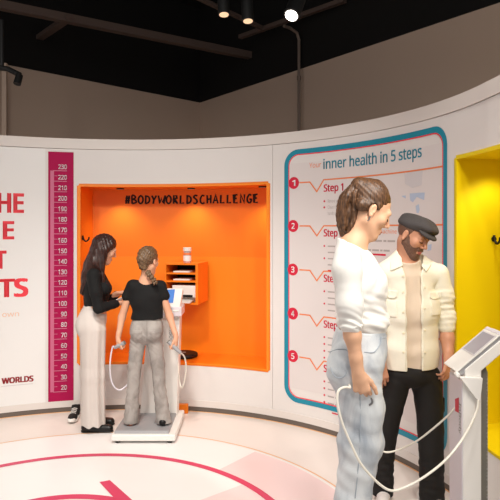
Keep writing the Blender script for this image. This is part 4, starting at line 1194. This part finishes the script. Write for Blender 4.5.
    # collar leaves, plackets, pockets, buttons lie on the shirt front
    def front(px, py, off=.003):
        for i in range(240):
            dd = -.30+.36*i/239; v = Q(px, py, dd); ix = [int(round(float((v[q]-s.lo[q])/s.res))) for q in range(3)]
            if all(0 <= ix[q] < s.n[q] for q in range(3)) and s.d[tuple(ix)] < .0005: return v-V3((0, off, 0))
        return Q(px, py, -.12)
    applique(s, D, 'collar', [(396.5, 250), (401.5, 258), (403.5, 266), (398, 268), (390.5, 272), (390.5, 262)], .010, M['creamcloth'], t)
    applique(s, D, 'collar', [(420, 254), (426, 256), (431.5, 264), (426.5, 272), (421.5, 266)], .010, M['creamcloth'], t)
    applique(s, D, 'pocket', [(387.5, 300), (396.8, 300), (396.8, 319), (387.5, 319)], .005, M['creamcloth'], t)
    applique(s, D, 'pocket', [(430.5, 297), (440, 296), (441, 315), (431.5, 317)], .005, M['creamcloth'], t)
    applique(s, D, 'pocket_flap', [(386.8, 290.5), (397.2, 290.5), (397.2, 296.5), (392, 300), (386.8, 296.5)], .009, M['creamcloth'], t)
    applique(s, D, 'pocket_flap', [(430, 292.5), (440.8, 291.5), (440.8, 297), (435.5, 300.5), (430, 298)], .009, M['creamcloth'], t)
    for x in (405.2, 423.4):
        q = [front(x+(1.5 if x < 410 else 1.3)*0, y, .002) for y in np.linspace(277, 370, 14)]
        obj('placket_seam', tube(q, .0016, 6), M['creamcloth'], t)
    for (x, y) in ((403, 276), (403, 292), (403.2, 312), (403.3, 333), (403.3, 352), (424.6, 287), (424.6, 308), (424.6, 330), (424.6, 352)):
        c = front(x, y, .002); obj('button', lathe([(.0075, 0), (.0075, .003), (.005, .004)], c, 14, (0, -1, 0)), M['button'], t)
    # trousers
    s = SDF(lo, hi, .004)
    s.ell(Q(411.5, 373, .02), (.172, .125, .092), None, 0)
    s.chain([Q(396.5, 380, .02), Q(391, 408, .02), Q(387.5, 428, .02), Q(384, 455, .03), Q(382.5, 494, .02)], [.092, .075, .068, .064, .068], .012)
    s.chain([Q(426, 380, .02), Q(429.5, 408, .0), Q(430.5, 430, -.01), Q(431.5, 465, -.05), Q(432, 506, -.08)], [.098, .085, .081, .074, .078], .012)
    s.cut(Q(0, 495.5, .02), (0, .0, -1), .004) if False else None
    s.cut((0, 0, .035), (0, 0, -1), .004)
    s.disp(mask(folds(0, (.3, .2, 1), .005, .08, 4, 51), .16, .18)); s.disp(mask(folds(0, (.6, .2, 1), .004, .09, 3, 52), .75, .2))
    s.build('trousers', M['blackdenim'], t)
    obj('cargo_pocket', prism([Q(441.5, 398, .0), Q(445, 398, .0), Q(445, 412, .0), Q(441.5, 412, .0)], (0, .06, 0)), M['blackdenim'], t, bevel=.004)
    for c, ang in ((fl_, -.25), (fr_, .35)):
        c = V3((c[0], c[1], 0)); dx, dy = math.sin(ang), -math.cos(ang)
        s = SDF(c-.20, c+.20, .004)
        s.cone(c+V3((-dx*.06, -dy*.06, .045)), c+V3((dx*.12, dy*.12, .032)), .046, .040, .02).cone(c+V3((-dx*.05, -dy*.05, .05)), c+V3((-dx*.03, -dy*.03, .10)), .042, .042, .03)
        s.cut((0, 0, .004), (0, 0, -1)); sh = s.build('shoe', M['canvas'], t)
        s = SDF(c-.20, c+.20, .004); s.cone(c+V3((-dx*.06, -dy*.06, .012)), c+V3((dx*.125, dy*.125, .012)), .050, .046, .01, ((0, 0, 1), .22)); s.cut((0, 0, .0035), (0, 0, -1)); s.build('sole', M['white'], sh)
man()

# ---------------------------------------------------------------- dark-haired woman standing beside the rear analyser
def rear_woman():
    D = 4.94
    Q = lambda px, py, dd=0.0: V3(W(px, py, D+dd))
    base = Q(95, 433); base[2] = .003
    t = root('person', base, 'person with long dark hair, black top and wide white trousers holding a white card', 'person')
    pit, yw = math.radians(24), math.radians(24)
    R = frame((math.cos(pit)*math.cos(yw), math.cos(pit)*math.sin(yw), -math.sin(pit))); hc = Q(105, 249.5); k = .94
    lo = (-1.66, 4.58, -.01); hi = (-.98, 5.36, 1.75)
    s = SDF(lo, hi, .0045)
    P = head_sdf(s, hc, R, k, Q(97, 272), .050)
    shn, shf = Q(94, 276, -.14), Q(98, 276, .16)
    s.chain([Q(96, 272), Q(97, 290), Q(97, 305), Q(94, 325)], [.06, .085, .08, .10], .04, ((0, 1, 0), 1.3)); s.cone(shn, shf, .042, .042, .03)
    en, wn = Q(99, 308, -.17), Q(117, 303.5, -.03)
    s.chain([shn, en, wn], [.042, .035, .025], .02); hand_sdf(s, wn, (1, .45, .05), (0, .6, 1), -1, .9, (12, 20, 15), .02, (.4, .1, .1))
    ef, wf = Q(106, 303, .2), Q(117, 294, .10)
    s.chain([shf, ef, wf], [.042, .035, .025], .02); hand_sdf(s, wf, (1, -.35, .25), (.3, -.6, -1), -1, .9, (22, 30, 20), .02, (.4, .3, .1))
    for sg in (-1, 1): s.chain([Q(93, 328, .08*sg), Q(93, 380, .08*sg), Q(93, 424, .08*sg)], [.085, .055, .04], .03)
    s.build('body', M['skin'], t)
    face_parts(P, R, t, k)
    # long hair
    s = SDF(np.minimum(hc-.2, Q(76, 300, -.25)), np.maximum(hc+.2, Q(122, 225, .25)), .0042)
    s.ell(P(0, -.022, .050), (.088*k, .104*k, .092*k), R, 0)
    for sg in (-1, 1):
        s.chain([P(.062*sg, .02, .06), P(.078*sg, -.015, -.01), Q(101, 268, -.085*sg), Q(103.5, 284, -.10*sg)], [.034, .034, .030, .012], .02)
        s.chain([P(.05*sg, -.06, .03), Q(95, 262, -.07*sg), Q(88.5, 276, -.075*sg), Q(81.8, 292, -.065*sg)], [.05, .060, .050, .020], .03)
    s.chain([P(0, -.075, .03), Q(92, 264), Q(86.5, 278), Q(83, 293)], [.055, .062, .052, .022], .03)
    s.cut(P(0, .068, .045), R @ V3((0, 1, -.45)), .01) if False else None
    s.ell(P(0, .112, -.038), (.060, .070, .085), R, .015, 'sub')
    s.disp(lambda x, y, z: .0016*np.sin((x+y*.7)*170+3*np.sin(z*12))+.001*np.sin((y-x*.4)*260+3*np.sin(z*15)))
    s.build('hair', M['hair_dark'], t)
    # black top
    s = SDF(lo, hi, .0045)
    s.ell(Q(96.5, 288), (.105, .150, .15), None, 0); s.cone(Q(93.5, 275, -.13), Q(97, 275, .14), .055, .055, .05)
    for sg in (-1, 1): s.ell(Q(104.5, 288.5, .07*sg), (.062, .066, .062), None, .04)
    s.cone(Q(96.5, 296), Q(95.5, 303), .098, .094, .04, ((0, 1, 0), 1.3)); s.cone(Q(96.5, 272), Q(97.5, 268), .062, .056, .02)
    s.cut(Q(95, 304.5), (.16, 0, -1), .004)
    s.chain([Q(93.5, 276, -.14), Q(95.5, 292, -.17), en], [.055, .05, .043], .02); s.chain([en, Q(115.5, 304, -.045)], [.045, .036], .02)
    s.chain([Q(97, 276, .15), ef], [.055, .043], .02); s.chain([ef, Q(116, 295, .12)], [.043, .034], .02)
    s.disp(folds(0, (.5, .3, 1), .003, .07, 3, 61)); s.build('long_sleeved_top', M['blackcloth'], t)
    # wide trousers
    s = SDF(lo, hi, .0045)
    s.ell(Q(92, 322), (.120, .165, .14), None, 0); s.cone(Q(94.5, 306), Q(94, 314), .086, .10, .04, ((0, 1, 0), 1.35))
    for sg in (-1, 1):
        s.ell(Q(87, 326, .075*sg), (.088, .085, .09), None, .04)
        s.chain([Q(92.5, 330, .083*sg), Q(92.5, 375, .085*sg), Q(92.5, 429, .085*sg)], [.112, .096, .102], .03, ((0, 1, 0), .9))
    s.cut(Q(95, 303.5), (-.08, 0, 1), .004); s.cut((0, 0, .062), (0, 0, -1), .004)
    def pleat(x, y, z): return .006*np.sin(x*75+y*38+1.2*np.sin(z*3))*np.clip((1.1-z)/.5, 0, 1)
    s.disp(pleat); s.build('wide_trousers', M['whitecloth'], t)
    obj('belt_line', tube([Q(94.5, 307.5)+V3((.092*math.cos(a), .124*math.sin(a), 0)) for a in np.linspace(0, 2*math.pi, 33)], .004, 8), M['whitecloth'], t)
    for (px, dd, dx) in ((96, -.085, 0), (98, .085, .02)):
        c = Q(px, 0, dd); c[2] = 0
        s = SDF(c-.22, c+.24, .004)
        s.cone(c+V3((-.09, 0, .038)), c+V3((.11, 0, .030)), .036, .036, .02, ((0, 1, 0), 1.05)); s.cut(c+V3((0, 0, .016)), (0, 0, -1)); s.cone(c+V3((.0, 0, .07)), c+V3((.0, 0, .12)), .03, .03, .01, op='sub')
        sh = s.build('loafer', M['leather'], t)
        s = SDF(c-.22, c+.24, .004); s.cone(c+V3((-.09, 0, .012)), c+V3((.11, 0, .012)), .039, .039, .0, ((0, 0, 1), .25)); s.cut((0, 0, .004), (0, 0, -1)); s.build('sole', M['leather'], sh)
    c = V3(wn)
    p = [Q(113.5, 301, -.01), Q(124, 296.5, .02), Q(126.5, 299, .05), Q(116, 303, .03)]
    o = obj('card', prism([Vector(v) for v in p], (0, .001, .003)), M['paper']); tag(o, 'white card held by the person in black top and white trousers', 'card')
rear_woman()

# ---------------------------------------------------------------- girl standing on the rear platform, seen from behind
def girl():
    D = 4.80
    Q = lambda px, py, dd=0.0: V3(W(px, py, D+dd))
    ZP = .0985
    base = Q(148, 424); base[2] = ZP
    t = root('person', base, 'person in black tee and grey flared jeans seen from behind on the rear platform', 'person')
    pit, yw = math.radians(10), math.radians(62)
    R = frame((math.cos(yw)*math.cos(pit), math.sin(yw)*math.cos(pit), -math.sin(pit))); hc = Q(148.5, 261); k = .90
    lo = (-1.22, 4.48, ZP-.01); hi = (-.55, 5.10, 1.64)
    s = SDF(lo, hi, .0042)
    P = head_sdf(s, hc, R, k, Q(147, 284), .046)
    shl, shr = Q(131, 288), Q(160.5, 289)
    s.chain([Q(147.5, 283), Q(147, 300), Q(147, 315), Q(146.5, 328)], [.06, .080, .068, .075], .04, ((1, 0, 0), 1.25)); s.cone(shl, shr, .038, .038, .03)
    el, wl = Q(122, 317, .02), Q(118.3, 337, -.03)
    er, wr = Q(169.5, 316, .02), Q(176, 337, -.03)
    s.chain([shl, el, wl], [.037, .030, .021], .02); s.chain([shr, er, wr], [.037, .030, .021], .02)
    hand_sdf(s, wl, (-.02, -.02, -1), (1, .15, 0), 1, .86, (45, 70, 45), .02, (.5, .5, .2))
    hand_sdf(s, wr, (.02, -.02, -1), (-1, .15, 0), -1, .86, (45, 70, 45), .02, (.5, .5, .2))
    for px0, px1, px2, dd in ((138.5, 134, 131.5, -.02), (154.5, 159, 163, -.03)):
        s.chain([Q(px0, 338), Q(px1, 380), Q(px2, 418, dd)], [.050, .036, .028], .03)
        a = Q(px2, 420, dd); a[2] = ZP+.024; s.cone(a, a+V3((.0, .13, 0)), .026, .024, .02)
    s.cut((0, 0, ZP+.002), (0, 0, -1)); s.build('body', M['skin'], t)
    face_parts(P, R, t, k)
    s = SDF(hc-.22, hc+.20, .004)
    s.ell(P(0, -.020, .045), (.086*k, .106*k, .096*k), R, 0); s.ell(P(0, .118, -.03), (.075, .075, .10), R, .01, 'sub')
    s.chain([P(0, -.075, .0), P(.0, -.07, -.05)], [.055, .04], .03)
    for x in (-1, 1): s.ell(P(.086*x, .004, -.002), (.016, .018, .024), R, .004, 'sub')
    s.disp(lambda x, y, z: .002*np.sin((x*.8+z)*170+2*np.sin(y*30))+.0016*np.sin((x-z*.5)*300))
    s.build('hair', M['hair_braid'], t)
    s = SDF(Q(135, 292, -.3), Q(168, 258, .15), .0036)
    pa = [P(.0, -.085, -.03), Q(147.5, 272, -.095), Q(150, 276, -.105), Q(153.5, 280, -.11), Q(155.5, 284, -.11)]
    for i, v in enumerate(catmull(pa, 3)):
        sd = 1 if i % 2 else -1; s.ell(V3(v)+V3((.011*sd, 0, .004)), (.021*(1-.045*i), .018, .015), None, .006)
    s.disp(lambda x, y, z: .0012*np.sin((x+z)*420)); s.build('braid', M['hair_braid'], t)
    # tee
    s = SDF(lo, hi, .0042)
    s.ell(Q(147, 297), (.142, .098, .13), None, 0); s.cone(Q(133, 286), Q(160, 287), .050, .050, .05)
    s.cone(Q(147, 305), Q(147.3, 318), .088, .094, .04, ((1, 0, 0), 1.42))
    s.chain([Q(133, 286), Q(126.7, 296)], [.052, .042], .02); s.chain([Q(160.5, 287), Q(164.6, 296)], [.052, .042], .02)
    s.cut(Q(125, 297.6), V3(el)-V3(shl)) if False else None
    s.cut(Q(147, 318.6), (.02, 0, -1), .004)
    s.ell(Q(148, 274.5), (.092, .12, .058), None, .008, 'sub')
    s.disp(folds(0, (.4, .3, 1), .004, .10, 3, 71)); s.build('tee_shirt', M['blackcloth'], t)
    # flared jeans
    s = SDF(lo, hi, .0042)
    s.ell(Q(146.7, 331), (.136, .104, .115), None, 0); s.cone(Q(147, 317.5), Q(147, 322), .082, .088, .04, ((1, 0, 0), 1.42))
    for i, (p, sg) in enumerate((([(137.9, 341), (134.9, 365), (133, 392), (131, 421)], -1), ([(154.6, 341), (158, 365), (160, 392), (164, 422.5)], 1))):
        s.ell(Q(p[0][0], 332, -.035), (.062, .075, .075), None, .03)
        s.chain([Q(*p[0]), Q(*p[1]), Q(*p[2], -.01), Q(*p[3], -.03)], [.067, .056, .051, .063], .015)
    s.cut(Q(147, 316.5), (0, 0, 1), .004); s.cut((0, 0, ZP+.012), (0, 0, -1), .003)
    s.disp(mask(folds(0, (.1, .1, 1), .0045, .06, 4, 81), .26, .16)); s.disp(mask(folds(0, (.3, .1, 1), .003, .05, 3, 82), .78, .10))
    s.build('flared_jeans', M['greydenim'], t)
    jn = s
    def back(px, py, off=.002):
        for i in range(160):
            v = Q(px, py, -.2+.25*i/159); ix = [int(round(float((v[q]-jn.lo[q])/jn.res))) for q in range(3)]
            if all(0 <= ix[q] < jn.n[q] for q in range(3)) and jn.d[tuple(ix)] < .0005: return v-V3((0, off, 0))
        return Q(px, py, -.1)
    for x0 in (131.8, 150.2):
        applique(jn, D, 'pocket', [(x0, 331), (x0+10.5, 331), (x0+10, 341.5), (x0+5.2, 344), (x0+.6, 341.5)], .003, M['greydenim'], t, .02)
        applique(jn, D, 'pocket_flap', [(x0-.6, 329.3), (x0+11, 329.3), (x0+11, 332.3), (x0+5.2, 334.6), (x0-.6, 332.3)], .007, M['greydenim'], t, .02)
    q = [back(147, y) for y in np.linspace(318, 342, 8)]; obj('back_seam', tube(q, .002, 6), M['grey_seam'], t)
    q = [back(x, 320.5) for x in np.linspace(133, 161, 15)]; obj('waistband_seam', tube(q, .002, 6), M['grey_seam'], t)
    a = Q(128.5, 423, -.03)
    for (px, dd) in ((131.5, -.02), (163.5, -.03)):
        c = Q(px, 0, dd); c[2] = ZP
        s = SDF(c-.15, c+.22, .004); s.cone(c+V3((0, -.04, .028)), c+V3((0, .14, .022)), .032, .030, .02); s.cut((0, 0, ZP+.001), (0, 0, -1)); s.build('sock', M['sock'] if px < 140 else M['leather'], t)
    # hand grips with cables back to the column
    for (wv, sx, lab, pts) in ((wl, 1, 'grey hand grip in the left fist of the person on the rear platform', [(112.6, 347), (110.3, 360), (110.3, 374), (113, 385), (119, 390), (125, 387), (130, 381), (134, 374)]),
                               (wr, -1, 'grey hand grip in the right fist of the person on the rear platform', [(184.5, 357), (186, 367), (184.5, 380), (181.5, 388), (179, 378), (178, 362)])):
        g = V3(wv)+V3((.022*sx, 0, -.062))
        gt = root('hand_grip', g, lab, 'hand grip', 'rear analyser grips')
        if sx > 0: a, b = g+V3((.036, -.03, .020)), g+V3((-.050, -.02, -.024))
        else: a, b = g+V3((-.036, -.02, .026)), g+V3((.066, -.03, -.066))
        obj('handle', tube([a, a*.5+b*.5, b], [.016, .018, .013], 14, 4), M['greyp'], gt)
        obj('thumb_button', tube([a, a+(a-b)*.06], .017, 14), M['dkgrey'], gt)
        n = len(pts)
        cp = [b]+[Q(x, y, -.02+.13*(i/(n-1))**2 if sx > 0 else .0+.19*(i/(n-1))) for i, (x, y) in enumerate(pts)]
        obj('cable', tube(cp, .0065, 8, 5), M['lilac'] if sx > 0 else M['cable'], gt)
girl()
